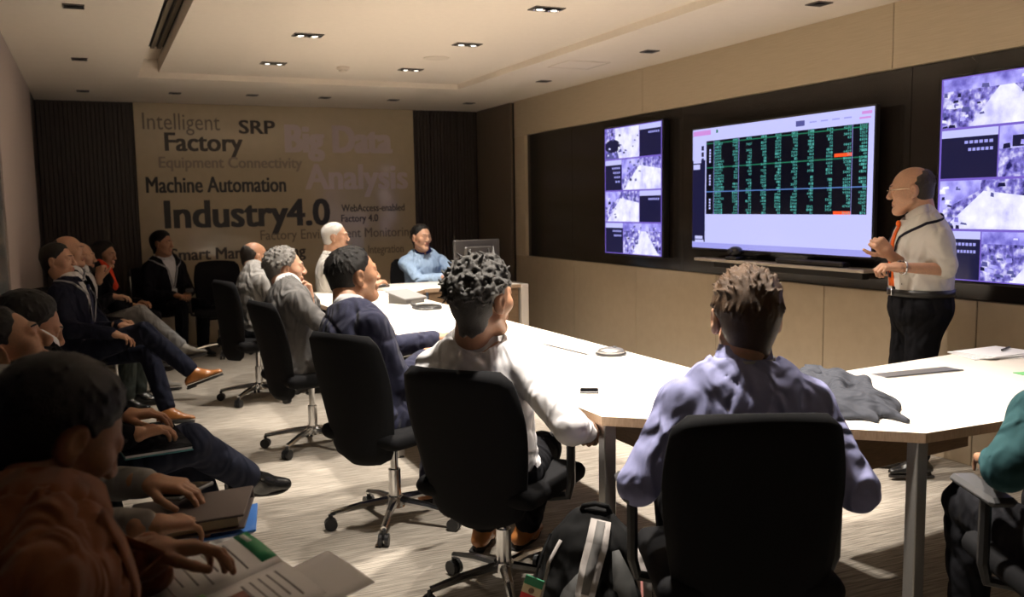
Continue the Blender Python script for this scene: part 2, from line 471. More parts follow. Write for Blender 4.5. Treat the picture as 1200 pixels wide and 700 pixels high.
WORDS = [('Intelligent', .545, 1.326, 2.475, 2.305, 'g', 0, 1), ('Factory', .760, 1.548, 2.272, 2.085, 'd', .018, 1), ('SRP', 1.527, 1.904, 2.417, 2.277, 'd', .02, 0),
         ('Big Data', 2.029, 3.224, 2.375, 2.085, 'p', .03, 1), ('Equipment Connectivity', .687, 2.189, 2.020, 1.906, 'm', .016, 1),
         ('Machine Automation', .549, 1.998, 1.808, 1.645, 'k', .014, 0), ('Analysis', 2.229, 3.408, 1.945, 1.672, 'p', .018, 1),
         ('Industry4.0', .722, 2.474, 1.556, 1.270, 'k', .02, 1), ('WebAccess-enabled', 2.620, 3.369, 1.493, 1.413, 'd', .010, 0),
         ('Factory 4.0', 2.615, 3.045, 1.376, 1.295, 'd', .012, 1), ('Factory Environment Monitoring', 1.700, 3.476, 1.222, 1.115, 'b', .004, 1),
         ('Smart Manufacturing', .754, 2.188, 1.046, .920, 'd', .016, 1), ('System Integration', 2.602, 3.344, 1.018, .925, 'b', .006, 1)]
for (t, x0, x1, zt, zb, ink, bold, desc) in WORDS:
    v, fc = textmesh(t)
    a = v[:, 0].min(); b = v[:, 0].max()
    vc, _ = textmesh('I'); cap = vc[:, 1].max()
    base = zb
    zs = (zt-zb)/cap
    P = [(x0+(p[0]-a)/(b-a)*(x1-x0), YB-.0012, base+p[1]*zs) for p in v]
    n = len(P); th = bold*(zt-zb)*2.4
    off = [0] if not bold else [-th, -th/2, 0, th/2, th]        # heavier strokes: overlapping copies of the flat print
    PP = [(p[0]+d, p[1]-.00025*(2*i+j), p[2]+e) for i, d in enumerate(off) for j, e in enumerate((0,) if not bold else (-th*.35, th*.35)) for p in P]
    FF = [tuple(i+n*k for i in q) for k in range(len(PP)//n) for q in fc]
    meshobj('lettering', PP, FF, INK[ink], poster)

# left wall
wl = G(); wl.box((XL-.10, (YB+YF)/2, 1.5), (.10, YB-YF+.4, 3.0))
wall_left = structure(wl.make('wall_left', M_black))
g = G(); g.box((XL-.025, 8.0, 1.29), (.05, 3.62, 2.58), .004); g.make('fabric_panel', M_fabwall, wall_left)
g = G(); g.box((XL-.03, 10.27, 1.29), (.05, .90, 2.58), .004); g.make('end_panel', M_slat, wall_left)
for k in range(5):
    g = G(); g.box((XL-.03, 6.17-1.64*(k+.5), 1.29), (.04, 1.63, 2.58), .003); g.make('glass_panel', M_greyglass, wall_left)
wf = G(); wf.box(((XL+XR)/2, YF-.05, 1.5), (XR-XL+.4, .10, 3.0)); structure(wf.make('wall_front', M_upper))

# ------------------------------------------------------------------ ceiling fittings
M_chrome = plain('polished_chrome', (.72, .72, .72), rough=.18, metal=1, var=.02)
M_dkmetal = plain('black_fitting', (.012, .011, .010), rough=.55)
M_frame = plain('fitting_frame_grey', (.16, .14, .12), rough=.5)
M_bulb = emit('halogen_bulb', (1, .95, .86), 3.0); M_off = plain('unlit_bulb', (.3, .3, .3), rough=.2)
ROWN = {1.425: 'left', 2.59: 'right'}; ORD = {7.94: 'furthest from the viewer', 6.60: 'second from the far end', 5.275: 'third from the far end', 3.95: 'over the middle of the long table', 2.62: 'over the near table corner', 1.30: 'nearest the viewer'}
def spot(name, parent, loc, e, size, blend, tgt=None, rad=.025):
    ld = bpy.data.lights.new(name, 'SPOT'); ld.energy = e; ld.color = LAMP_COL; ld.spot_size = math.radians(size); ld.spot_blend = blend; ld.shadow_soft_size = rad
    o = bpy.data.objects.new(name, ld); COL.objects.link(o); o.parent = parent; o.location = loc
    if tgt: o.rotation_euler = Vector(tgt).to_track_quat('-Z', 'Y').to_euler()
for (x, y) in TWIN:
    r = empty('twin_downlight', (x, y, CEN_Z), 0, 'twin halogen downlight in the raised ceiling, %s row, %s' % (ROWN[x], ORD[y]), 'ceiling light', 'twin halogen downlights')
    g = G()
    for (cx, cy, sx, sy) in ((0, .058, .20, .006), (0, -.058, .20, .006), (.097, 0, .006, .11), (-.097, 0, .006, .11)): g.box((cx, cy, -.003), (sx, sy, .008), .001)
    g.make('frame', M_frame, r)
    g = G(); g.box((0, 0, .0015), (.19, .11, .003)); g.make('housing', M_dkmetal, r)
    for sx in (-.048, .048):
        g = G(); g.lathe([(.012, -.003), (.034, -.006), (.040, -.012), (.038, -.013), (.030, -.008)], (sx, 0, 0), 18)
        l = g.make('lamp', M_chrome, r)
        g = G(); g.ball((sx, 0, -.009), (.020, .020, .004), 6); g.make('bulb', M_bulb if (x, y) in LAMPS else M_off, l)
        if (x, y) in LAMPS: e, sz, bl = LAMPS[x, y]; spot('lamp_light', r, (sx, 0, -.03), e, sz, bl, (sx*1.2+(.12 if x < 2 else 0), 0, -1))
SINGLE = [(-.02, 5.86, 'second from the left wall side, nearest the viewer'), (-.011, 7.83, 'in the left strip, midway'), (-.002, 9.85, 'in the far left corner'), (.808, 9.79, 'second along the back wall from the left'),
          (1.529, 9.75, 'third along the back wall from the left'), (2.255, 9.76, 'fourth along the back wall from the left'), (2.987, 9.78, 'fifth along the back wall from the left'),
          (3.873, 9.85, 'in the far right corner'), (3.86, 7.94, 'in the right strip, nearest the far corner'), (3.88, 6.17, 'in the right strip above the tall left screen'), (3.90, 4.39, 'in the right strip above the main display')]
for (x, y, wd) in SINGLE:
    r = empty('single_downlight', (x, y, H), 0, 'small square unlit downlight %s' % wd, 'ceiling light', 'unlit square downlights')
    g = G()
    for (cx, cy, sx, sy) in ((0, .052, .11, .006), (0, -.052, .11, .006), (.052, 0, .006, .10), (-.052, 0, .006, .10)): g.box((cx, cy, -.003), (sx, sy, .008), .001)
    g.make('frame', M_frame, r)
    g = G(); g.box((0, 0, -.001), (.10, .10, .004)); g.make('housing', M_dkmetal, r)
    g = G(); g.lathe([(.010, -.002), (.030, -.005), (.036, -.010), (.033, -.011)], (0, 0, 0), 16); g.make('lamp', M_dkmetal, r)
r = empty('air_slot_grille', (.515, 3.0, 2.735), 0, 'dark linear air grille in the long ceiling slot', 'air vent')
M_slot = plain('slot_grille_bronze', (.13, .108, .078), rough=.5)
g = G(); g.box((0, .25, 0), (.165, 9.6, .008)); g.make('backing', M_dkmetal, r)
for k in range(3): g = G(); g.box((-.05+.05*k, .25, -.012), (.030, 9.6, .018), .002); g.make('slat', M_slot, r)
r = empty('smoke_detector', (2.01, 7.98, CEN_Z), 0, 'small round cream smoke detector on the raised ceiling', 'smoke detector')
g = G(); g.lathe([(.055, 0), (.055, -.018), (.047, -.024)], (0, 0, 0), 24); g.make('base', M_ceil2, r)
g = G(); g.lathe([(.038, -.024), (.036, -.040), (.020, -.047)], (0, 0, 0), 20); g.make('sensor', M_ceil2, r)
r = empty('ceiling_speaker', (2.59, 7.28, CEN_Z), 0, 'flat round pale speaker grille in the raised ceiling', 'speaker')
g = G(); g.lathe([(.105, 0), (.105, -.004), (.098, -.006)], (0, 0, 0), 32); g.make('rim', M_ceil2, r)
g = G(); g.lathe([(.097, -.002), (.090, -.0045)], (0, 0, 0), 32); g.make('mesh_grille', M_ceil2, r)
r = empty('access_panel', (3.69, 6.94, H), 0, 'pale square access panel in the right ceiling strip', 'ceiling panel')
g = G()
for (cx, cy, sx, sy) in ((0, .185, .38, .012), (0, -.185, .38, .012), (.185, 0, .012, .36), (-.185, 0, .012, .36)): g.box((cx, cy, -.002), (sx, sy, .007), .001)
g.make('frame', M_ceil2, r)
g = G(); g.box((0, 0, -.001), (.35, .35, .004), .001); g.make('hatch', M_ceil, r)
# ------------------------------------------------------------------ screens on the right wall (local: u to the right = -Y, v up, towards the room = -X)
E_LAV = emit('screen_lavender', (.55, .56, 1.0), .95)
E_WHT = emit('screen_white', (.86, .86, 1.0), 1.15)
E_MID = emit('screen_mid_blue', (.36, .36, .86), .9)
E_DIM = emit('screen_dim_blue', (.11, .11, .36), .8)
E_NAVY = emit('screen_navy', (.012, .012, .055), .8)
E_BLK = emit('screen_black', (.003, .003, .009), .8)
E_TEAL = emit('screen_teal', (.10, .46, .42), .8)
E_GRN = emit('screen_green', (.02, .20, .11), .8)
E_BLUE = emit('screen_blue', (.12, .24, .60), .8)
E_RED = emit('screen_red', (1.0, .09, .02), 1.0)
E_PUR = emit('screen_purple', (.19, .12, .60), .9)
E_PINK = emit('screen_pink', (.65, .28, .75), .9)
M_bezel = plain('black_bezel', (.010, .010, .011), rough=.3)
def picmat(name, dark, lo, hi, scale):
    m, nt, b = _m(name)
    t = _tex(nt, 'Noise', scale, Scale=1.0, Detail=4.0, Roughness=.5)
    r = nt.nodes.new('ShaderNodeValToRGB'); r.color_ramp.elements[0].position = .30; r.color_ramp.elements[1].position = .70
    r.color_ramp.elements[0].color = (*dark, 1); r.color_ramp.elements[1].color = (*hi, 1)
    e = r.color_ramp.elements.new(.48); e.color = (*lo, 1)
    nt.links.new(t.outputs[0], r.inputs[0]); nt.links.new(r.outputs[0], b.inputs['Emission Color'])
    b.inputs['Base Color'].default_value = (0, 0, 0, 1); b.inputs['Emission Strength'].default_value = 1.0; b.inputs['Roughness'].default_value = .2
    return m
E_P0 = picmat('picture_floor', (.50, .48, .98), (.74, .73, 1), (.92, .92, 1), (12, 12, 12))
E_P1 = picmat('picture_clutter', (.015, .012, .10), (.20, .17, .62), (.80, .78, 1), (26, 26, 26))
E_P2 = picmat('picture_wall', (.13, .11, .50), (.33, .30, .85), (.58, .56, 1), (12, 12, 12))
PAL = [E_P0, E_P1, E_P2, E_DIM, E_NAVY]

class Face:
    """flat print on a screen whose lower left corner is at local (0, 0), width w, height h; the face looks along -X"""
    def __init__(s, w, h, d): s.w, s.h, s.d = w, h, d
    def quad(s, g, u0, v0, u1, v1, lift=.0006): return s.poly(g, [(u0, v0), (u1, v0), (u1, v1), (u0, v1)], lift)
    def poly(s, g, uv, lift=.0006):
        g.raw([(-s.d-lift, -u*s.w, v*s.h) for u, v in uv], [tuple(range(len(uv)))[::-1]]); return g

def cctv(face, parent, u0, v0, u1, v1, seed, kind):
    """a camera picture: pale floor, walls, rows of dark equipment"""
    R = random.Random(seed); g = G()
    U = lambda a: u0+(u1-u0)*a
    Vv = lambda b: v0+(v1-v0)*b
    def P(mi, pts, lift): g.mi = mi; face.poly(g, [(U(min(1, max(0, a))), Vv(min(1, max(0, b)))) for a, b in pts], lift)
    P(1 if kind != 'dark' else 2, [(0, 0), (1, 0), (1, 1), (0, 1)], .0008)
    if kind == 'aisle':      # floor running to a far point, equipment both sides
        P(0, [(.25, 0), (.95, 0), (.62, .75), (.5, .75)], .0012)
        P(2, [(0, .75), (1, .75), (1, 1), (0, 1)], .0011)
    elif kind == 'wide':
        P(0, [(.05, 0), (1, 0), (1, .62), (.45, .78)], .0012)
        P(2, [(0, .35), (.42, .8), (.42, 1), (0, 1)], .0011)
    elif kind == 'hall':
        P(2, [(0, .55), (1, .55), (1, 1), (0, 1)], .0011); P(1, [(.1, .05), (.95, 0), (.8, .5), (.2, .5)], .0012)
        for k in range(3): P(4, [(.12+.3*k, .58), (.22+.3*k, .58), (.22+.3*k, .80), (.12+.3*k, .80)], .0016)
    elif kind == 'head':
        P(0, [(.3, 0), (1, 0), (1, 1), (.3, 1)], .0011)
        c = [(.22+.24*math.cos(2*PI*i/16), .42+.22*math.sin(2*PI*i/16)) for i in range(16)]; P(4, c, .0018)
        P(3, [(.02, 0), (.42, 0), (.36, .28), (.10, .28)], .0016)
    n = {'aisle': 46, 'wide': 40, 'hall': 10, 'head': 26, 'dark': 20}[kind]
    for k in range(n):
        a, b = R.random(), R.random()*.9
        if kind == 'aisle' and .30+.25*b < a < .88-.28*b: continue
        if kind == 'wide' and a > .30+.3*b and b < .66: continue
        if kind == 'hall' and b < .5 and R.random() < .7: continue
        w = R.uniform(.012, .042); h = R.uniform(.03, .10); sk = R.uniform(-.02, .02)
        P(R.choice([4, 3, 3, 2, 0]), [(a-w, b-h*.5), (a+w, b-h*.5+sk), (a+w*.8, b+h*.5+sk), (a-w*.8, b+h*.5)], .0018+.00003*k)
    g.make('camera_picture', PAL, parent)

def label_tile(face, parent, u0, v0, u1, v1, rows, right=True):
    g = G()
    g.mi = 0; face.quad(g, u0, v0, u1, v1, .0008)
    g.mi = 1; face.quad(g, u0, v1-(v1-v0)*.16, u1, v1, .0012)
    for k in range(rows):
        vy = v1-(v1-v0)*(.30+.15*k); L = (u1-u0)*(.52-.07*k)
        n = 5-k if rows > 2 else 6
        for j in range(max(n, 2)):          # illegible caption, character by character
            a = u1-.02-L+L*j/n
            g.mi = 2; face.quad(g, a, vy, a+L/n*.72, vy+(v1-v0)*.062, .0014)
    g.make('caption_tile', [E_NAVY, E_LAV, E_MID], parent)

def wall_screen(y_left, z0, w, h, x, rowspec, label, seed):
    r = empty('wall_display', (x, y_left, z0), 0, label, 'screen')
    g = G(); g.box((-.02, -w/2, h/2), (.06, w+.03, h+.03), .006); g.make('bezel', M_bezel, r)
    fc = Face(w, h, .051)
    g = G(); fc.quad(g, 0, 0, 1, 1, .0002); g.make('backlit_panel', E_PUR, r)
    n = len(rowspec)
    for i, (split, picleft, kind, rows) in enumerate(rowspec):
        v1 = 1-i/n-.006; v0 = 1-(i+1)/n+.006
        if picleft:
            cctv(fc, r, .012, v0, split-.004, v1, seed+i, kind); label_tile(fc, r, split+.004, v0, .988, v1, rows)
        else:
            label_tile(fc, r, .012, v0, split-.004, v1, rows); cctv(fc, r, split+.004, v0, .988, v1, seed+i, kind)
wall_screen(7.50, 1.015, .93, 1.10, XR, [(.63, True, 'head', 1), (.32, False, 'wide', 4), (.63, True, 'wide', 1), (.34, False, 'aisle', 2)],
            'tall backlit wall display with four camera pictures, left of the main display', 11)
wall_screen(3.815, 1.015, 1.02, 1.075, XR, [(.70, True, 'aisle', 3), (.36, False, 'hall', 2), (.62, True, 'wide', 2), (.28, False, 'aisle', 2)],
            'tall wall display with camera pictures behind the standing presenter', 41)

# the main display, standing off the wall on a bracket
def main_display():
    w, h = 1.83, .885
    x = 4.235
    r = empty('main_display', (x, 6.09, 1.112), 0, 'large wide flat display showing a black table of green figures', 'screen')
    g = G(); g.box((0, -w/2, h/2), (.035, w+.022, h+.024), .005); g.make('bezel', plain('gunmetal_bezel', (.05, .05, .055), rough=.3, metal=.6), r)
    fc = Face(w, h, .0185)
    g = G(); fc.quad(g, 0, 0, 1, 1, .0002); g.make('backlit_panel', E_LAV, r)
    # side menu
    g = G(); g.mi = 0; fc.quad(g, 0, .05, .088, .74, .0006); g.mi = 1; fc.quad(g, 0, 0, 1, .045, .0006)
    for k in range(4):
        g.mi = 2; fc.quad(g, .006, .87-.052*k-.05, .06-.008*(k % 2), .87-.052*k-.008, .0010)
        g.mi = 0; fc.quad(g, .062, .87-.052*k-.05, .078, .87-.052*k-.012, .0010)
    g.mi = 3; fc.quad(g, .004, .945, .125, .985, .0010)
    g.mi = 2; fc.quad(g, .02, .075, .072, .10, .0010); fc.quad(g, .02, .045, .08, .068, .0010)
    g.mi = 4; fc.quad(g, .63, .925, .675, .965, .0010)
    g.mi = 1; 
    for k in range(4): fc.quad(g, .70+.055*k, .94, .735+.055*k, .95, .0009)
    g.mi = 5; fc.quad(g, .945, .955, .99, .975, .0010); fc.quad(g, .935, .925, .985, .938, .0010)
    g.mi = 6; fc.quad(g, .16, .955, .172, .98, .0010)
    g.make('side_menu', [E_NAVY, E_MID, E_LAV, E_PINK, E_DIM, E_PINK, E_GRN], r)
    # data table
    u0, u1, v0, v1 = .095, .976, .285, .895
    g = G(); fc.quad(g, u0, v0, u1, v1, .0008); tb = g.make('table_background', E_BLK, r)
    R = random.Random(5); NR = 26; dv = (v1-v0)/NR
    g = G()
    for row, mi in ((1, 0), (9.5, 0), (18, 1)):
        vv = v1-dv*row; g.mi = mi; fc.quad(g, u0, vv-.004, u1, vv+.004, .0011)
    for u in (.146, .306, .905): g.mi = 2; fc.quad(g, u, v0, u+.0022, v1, .0012)
    g.mi = 3
    for row in (8, 25): fc.quad(g, .824, v1-dv*(row+1), .905, v1-dv*row, .0013)
    g.make('table_rules', [E_GRN, E_BLUE, E_MID, E_RED], r)
    cols = [(.150, .055, 'w'), (.268, .034, 'n'), (.352, .034, 'n'), (.440, .032, 'n'), (.520, .034, 'n'), (.608, .034, 'n'), (.693, .032, 'n'), (.785, .031, 'n'), (.866, .036, 'n'), (.938, .034, 'n')]
    def fig(txt, ua, ub, va, vb, g):
        v, f = textmesh(txt, .012, 1)
        a, b = v[:, 0].min(), v[:, 0].max(); lo, hi = v[:, 1].min(), v[:, 1].max()
        g.raw([(-fc.d-.0016, -(ua+(p[0]-a)/(b-a)*(ub-ua))*w, (va+(p[1]-lo)/(hi-lo)*(vb-va))*h) for p in v], [q[::-1] if False else q for q in f])
    GL = {}
    for ch in '0123456789.': GL[ch] = textmesh(ch, .02, 1)
    for (u, wd, kd) in cols:
        g = G()
        for row in range(NR):
            if kd == 'n' and row not in (0,) and R.random() < .04: continue
            n = R.choice([2, 3, 4, 4]) if kd == 'n' else R.choice([5, 6, 7])
            if row == 0: n = 4
            cw = wd/4 if kd == 'n' else wd/6
            ua = u+wd-cw*n if kd == 'n' else u
            for j in range(n):
                v, f = GL[R.choice('0123456789')]
                a = v[:, 0].min(); b = v[:, 0].max(); lo = v[:, 1].min(); hi = v[:, 1].max()
                x0 = ua+cw*j+cw*.06; x1 = ua+cw*(j+.94); y0 = v1-dv*(row+.92); y1 = v1-dv*(row+.16)
                g.raw([(-fc.d-.0016, -(x0+(p[0]-a)/(b-a)*(x1-x0))*w, (y0+(p[1]-lo)/(hi-lo)*(y1-y0))*h) for p in v], f)
        g.make('figure_column', E_TEAL, r)
    g = G()
    for (ra, rb) in ((3, 8), (12, 16), (20.5, 24.5)):
        k = ra
        while k < rb:
            fc.quad(g, .116, v1-dv*(k+.7), .126, v1-dv*k, .0014); k += 1
    g.make('section_heading', E_LAV, r)
    g = G(); g.box((.045, -w/2, .45), (.06, .5, .4), .01); g.make('wall_bracket', M_dkmetal, r)
main_display()

# ledge below the main display and what lies on it
M_ledge = plain('pale_ledge', (.55, .48, .40), rough=.3, metal=.3)
r = empty('soundbar_shelf', (4.22, 5.10, 1.030), 0, 'long pale shelf under the main display', 'shelf')
g = G(); g.box((0, 0, 0), (.16, 1.72, .02), .004); g.make('board', M_ledge, r)
g = G(); g.box((.05, 0, -.035), (.06, 1.5, .05), .004); g.make('wall_rail', M_dkmetal, r)
r = empty('soundbar', (4.20, 4.75, 1.040), 0, 'slim dark soundbar lying on the shelf under the main display', 'soundbar')
g = G(); g.box((0, 0, .018), (.07, .62, .034), .008); g.make('body', M_bezel, r)
g = G(); g.box((-.036, 0, .018), (.003, .56, .022), .001); g.make('grille', M_dkmetal, r)
r = empty('conference_camera', (4.19, 5.52, 1.040), 0, 'black video camera on the shelf under the main display', 'camera')
g = G(); g.box((0, 0, .012), (.09, .13, .022), .006); g.make('base', M_bezel, r)
g = G(); g.cyl((.0, 0, .02), (0, 0, .045), .022, .022, 14); g.make('neck', M_bezel, r)
g = G(); g.ball((0, 0, .062), (.05, .06, .036), 9); hd = g.make('head', M_bezel, r, True)
g = G(); g.cyl((-.045, 0, .062), (-.058, 0, .062), .022, .020, 16); g.make('lens', M_glasswall, hd)
# ------------------------------------------------------------------ the angled meeting table
M_lam = plain('pale_laminate', (.80, .74, .65), rough=.42, spec=.35, var=.015, scale=12)
M_edge = woodgrain('oak_edge_band', (.46, .31, .19), (.60, .43, .28), (30, 30, 6), rough=.5)
M_modesty = woodgrain('walnut_modesty_panel', (.17, .105, .055), (.25, .16, .085), (3, 3, 30), rough=.5)
M_leg = plain('silver_painted_steel', (.42, .40, .37), rough=.35, metal=.7)
TZ = .74
OUT = [(3.95, 2.09), (2.29, 2.07), (1.53, 2.73), (1.53, 7.85), (2.26, 8.52), (3.60, 8.52)]
INN = [(3.60, 7.80), (2.62, 7.80), (2.33, 7.40), (2.33, 3.27), (2.69, 2.98), (3.70, 3.12), (3.95, 2.90)]
POLY = OUT+INN
table = empty('meeting_table', (2.0, 5.2, 0), 0, 'long angled U shaped meeting table with a bright pale top', 'table')
ox, oy = 2.0, 5.2
L = lambda p: (p[0]-ox, p[1]-oy)
def table_top():
    g = G(); poly = [L(p) for p in POLY]; n = len(poly)
    area = sum(poly[i][0]*poly[(i+1) % n][1]-poly[(i+1) % n][0]*poly[i][1] for i in range(n))
    if area < 0: poly = poly[::-1]
    g.mi = 0; g.raw([(x, y, TZ) for x, y in poly], [tuple(range(n))]); g.raw([(x, y, TZ-.032) for x, y in poly], [tuple(range(n))[::-1]])
    g.mi = 1
    V = [(x, y, TZ-.032) for x, y in poly]+[(x, y, TZ) for x, y in poly]
    g.raw(V, [(i, (i+1) % n, n+(i+1) % n, n+i) for i in range(n)])
    top = g.make('tabletop', [M_lam, M_edge], table)
    return top
top = table_top()
for (x, y) in ((1.565, 2.755), (2.295, 2.105), (1.57, 7.80), (2.27, 8.46), (3.88, 2.14), (1.57, 5.2), (2.29, 5.2)):
    g = G(); px, py = L((x, y)); g.box((px, py, .354), (.045, .045, .708), .003); lg = g.make('leg', M_leg, table)
    g = G(); g.cyl((px, py, 0), (px, py, .012), .028, .026, 14); g.make('foot', M_dkmetal, lg)
def panel(a, b, z0, z1, name='modesty_panel', th=.018):
    a = Vector((*L(a), 0)); b = Vector((*L(b), 0)); d = b-a; ang = math.atan2(d.y, d.x); m = (a+b)/2
    g = G(); g.box((m.x, m.y, (z0+z1)/2), (d.length, th, z1-z0), .002, Matrix.Rotation(ang, 3, 'Z')); return g.make(name, M_modesty, table)
panel((2.30, 3.30), (2.30, 7.38), .30, .705)
panel((2.33, 3.25), (2.67, 2.955), .30, .705)
panel((2.72, 2.96), (3.68, 3.09), .30, .705)
panel((2.36, 7.42), (2.63, 7.83), .10, .705)
panel((2.66, 7.825), (3.52, 7.825), .10, .705)
g = G(); px, py = L((3.575, 8.16)); g.box((px, py, .37), (.07, .74, .74), .004); g.make('end_panel', M_lam, table)
# flush cable lids in the top
M_alu = plain('brushed_aluminium', (.40, .40, .41), rough=.4, metal=.9)
def cable_lid(a, b, wid, label):
    a = Vector((*a, 0)); b = Vector((*b, 0)); d = b-a; ang = math.atan2(d.y, d.x); m = (a+b)/2
    g = G(); R = Matrix.Rotation(ang, 3, 'Z'); g.box((m.x-ox, m.y-oy, TZ+.001), (d.length, wid, .006), .001, R); o = g.make('cable_lid', M_alu, table, label=label)
    n = R @ Vector((0, wid*.42, 0))
    g = G(); g.box((m.x-ox-n.x, m.y-oy-n.y, TZ+.0042), (d.length, wid*.14, .002), 0, R); g.make('brush_slot', M_dkmetal, o)
cable_lid((2.87, 2.84), (3.27, 2.82), .10, 'silver cable lid in the right arm of the table')
cable_lid((2.085, 4.31), (2.115, 3.90), .022, 'thin dark cable slot in the long arm of the table')

# ------------------------------------------------------------------ office chair
M_cfab = fabric('black_chair_fabric', (.010, .010, .011), rough=.85, bump=.3, var=.2, folds=False)
M_cplas = plain('black_chair_plastic', (.012, .012, .013), rough=.42)
M_cgrey = plain('dark_grey_arm_pad', (.06, .06, .062), rough=.5)
def back_shell(s=1.0):
    """a padded back: rounded outline, curved to the sitter"""
    nu, nv = 15, 19; th = .038
    V = []; F = []
    def outline(v):                       # half width over height 0..1
        w = .175+.060*math.sin(min(1, v*1.25)*PI*.5)
        if v > .62: w -= .032*((v-.62)/.38)**1.6
        e = 0
        if v < .14: e = 1-math.sqrt(max(0, 1-((.14-v)/.14)**2))
        if v > .955: e = max(e, (1-math.sqrt(max(0, 1-((v-.955)/.045)**2)))*.35)
        return w*(1-.42*e)
    for side in (0, 1):
        for j in range(nv):
            v = j/(nv-1)
            for i in range(nu):
                u = -1+2*i/(nu-1); w = outline(v)
                x = u*w; z = .335+.605*v-.012*u*u*(v > .9)
                y = -.232-.055*v+.03*math.sin(v*PI)*(1 if True else 0)*.6+.045*u*u
                ed = max(0, 1-min(1-abs(u), .12)/.12); ed = max(ed, max(0, 1-min(v, 1-v)/.05))
                t = th*.5*math.sqrt(max(0, 1-ed*ed*.96))
                V.append((x, y+(t if side else -t), z))
    N = nu*nv
    for side in (0, 1):
        for j in range(nv-1):
            for i in range(nu-1):
                a = side*N+j*nu+i; q = (a, a+1, a+nu+1, a+nu); F.append(q if not side else q[::-1])
    for j in range(nv-1):
        for i in (0, nu-1):
            a = j*nu+i; q = (a, a+nu, N+a+nu, N+a); F.append(q if i == 0 else q[::-1])
    for i in range(nu-1):
        for j in (0, nv-1):
            a = j*nu+i; q = (a, a+1, N+a+1, N+a); F.append(q[::-1] if j == 0 else q)
    return V, F
def make_chair():
    r = empty('office_chair', (0, 0, 0), 0, 'x', 'chair', 'black office chairs on chrome star bases')
    V, F = back_shell(); meshobj('backrest', V, F, M_cfab, r, True)
    g = G(); g.box((0, -.215, .45), (.07, .03, .12), .01); g.box((0, -.13, .405), (.07, .20, .03), .008); g.make('back_bracket', M_cplas, r)
    S = Sdf(.03); S.box((0, .0, .452), (.245, .235, .038), .035); S.box((0, .19, .44), (.20, .06, .028), .027)
    v, q = S.mesh(.016); fastmesh('seat', [(v, q, 0)], [M_cfab], r)
    g = G(); g.box((0, -.02, .402), (.20, .24, .04), .01); g.make('mechanism', M_cplas, r)
    for sx in (-1, 1):
        g = G(); g.tube([(sx*.19, 0, .405), (sx*.265, 0, .42), (sx*.28, -.005, .47), (sx*.282, -.01, .655)], .016, 8); a = g.make('armrest', M_cplas, r)
        g = G(); g.box((sx*.278, .02, .668), (.075, .25, .026), .011); g.make('arm_pad', M_cgrey, a)
    g = G(); g.cyl((0, 0, .10), (0, 0, .26), .028, .028, 16); g.cyl((0, 0, .26), (0, 0, .40), .018, .018, 14); g.make('gas_lift', M_chrome, r)
    g = G(); g.cyl((0, 0, .085), (0, 0, .135), .045, .038, 18); g.make('hub', M_chrome, r)
    for k in range(5):
        t = 2*PI*k/5+.3; c, s = math.cos(t), math.sin(t)
        g = G(); g.tube([(c*.03, s*.03, .115), (c*.16, s*.16, .103), (c*.295, s*.295, .078)], [.021, .017, .013], 8); lg = g.make('base_leg', M_chrome, r)
        g = G()
        for o in (-.014, .014):
            g.cyl((c*.295-s*(o-.008), s*.295+c*(o-.008), .029), (c*.295-s*(o+.008), s*.295+c*(o+.008), .029), .029, .029, 14)
        g.cyl((c*.295, s*.295, .03), (c*.295, s*.295, .075), .010, .010, 8)
        g.make('caster', M_cplas, lg)
    return r
chair0 = make_chair(); first = [True]
def chair(x, y, heading, label, tilt=0):
    o = copy_tree(chair0)
    for ch in o.children:
        if ch.name.split('.')[0] in ('backrest', 'back_bracket') and tilt:       # reclined back
            R = Matrix.Rotation(math.radians(tilt), 4, 'X'); p = Vector((0, -.18, .42)); ch.rotation_euler = (math.radians(tilt), 0, 0); ch.location = p-R.to_3x3() @ p
    o.location = (x, y, 0); o.rotation_euler = (0, 0, -math.radians(heading)); o['label'] = label
    return o
chair(1.575, 2.07, 24, 'black office chair seen square from behind, in front, under the man in lilac-blue')
chair(1.33, 3.12, 52, 'black office chair under the curly haired man in white', 9)
chair(1.20, 4.08, 62, 'black office chair under the man in the navy suit', 6)
chair(1.16, 5.66, 78, 'black office chair under the grey haired man in the grey suit', 6)
chair(1.10, 7.30, 75, 'black office chair under the balding man in grey')
chair(1.84, 7.98+.10, 100, 'black office chair under the white haired man')
chair(2.92, 8.95, 188, 'black office chair behind the far table under the man in light blue')
chair(1.12, 9.78, 185, 'empty black office chair near the back wall')
chair(2.40, 1.62, 25, 'black office chair at the right edge under the person in teal')
for q in list(chair0.children_recursive)+[chair0]: bpy.data.objects.remove(q)

# plain sled chairs of the row along the left wall
M_vis = fabric('charcoal_seat_fabric', (.016, .016, .018), bump=.3, var=.2)
def make_visitor():
    r = empty('visitor_chair', (0, 0, 0), 0, 'x', 'chair', 'visitor chairs along the left wall')
    g = G(); g.box((0, 0, .445), (.46, .45, .05), .022); g.make('seat', M_vis, r)
    g = G(); g.box((0, -.235, .70), (.44, .035, .36), .016, Matrix.Rotation(math.radians(8), 3, 'X')); g.make('backrest', M_vis, r)
    for sx in (-1, 1):
        g = G(); g.tube([(sx*.215, -.25, .80), (sx*.215, -.215, .45), (sx*.215, .20, .42), (sx*.215, .22, .02), (sx*.215, -.24, .02)], .011, 8); g.make('sled_frame', M_chrome, r)
    return r
vis0 = make_visitor(); vf = [True]
def vchair(x, y, heading, label):
    o = vis0 if vf[0] else copy_tree(vis0); vf[0] = False
    o.location = (x, y, 0); o.rotation_euler = (0, 0, -math.radians(heading)); o['label'] = label
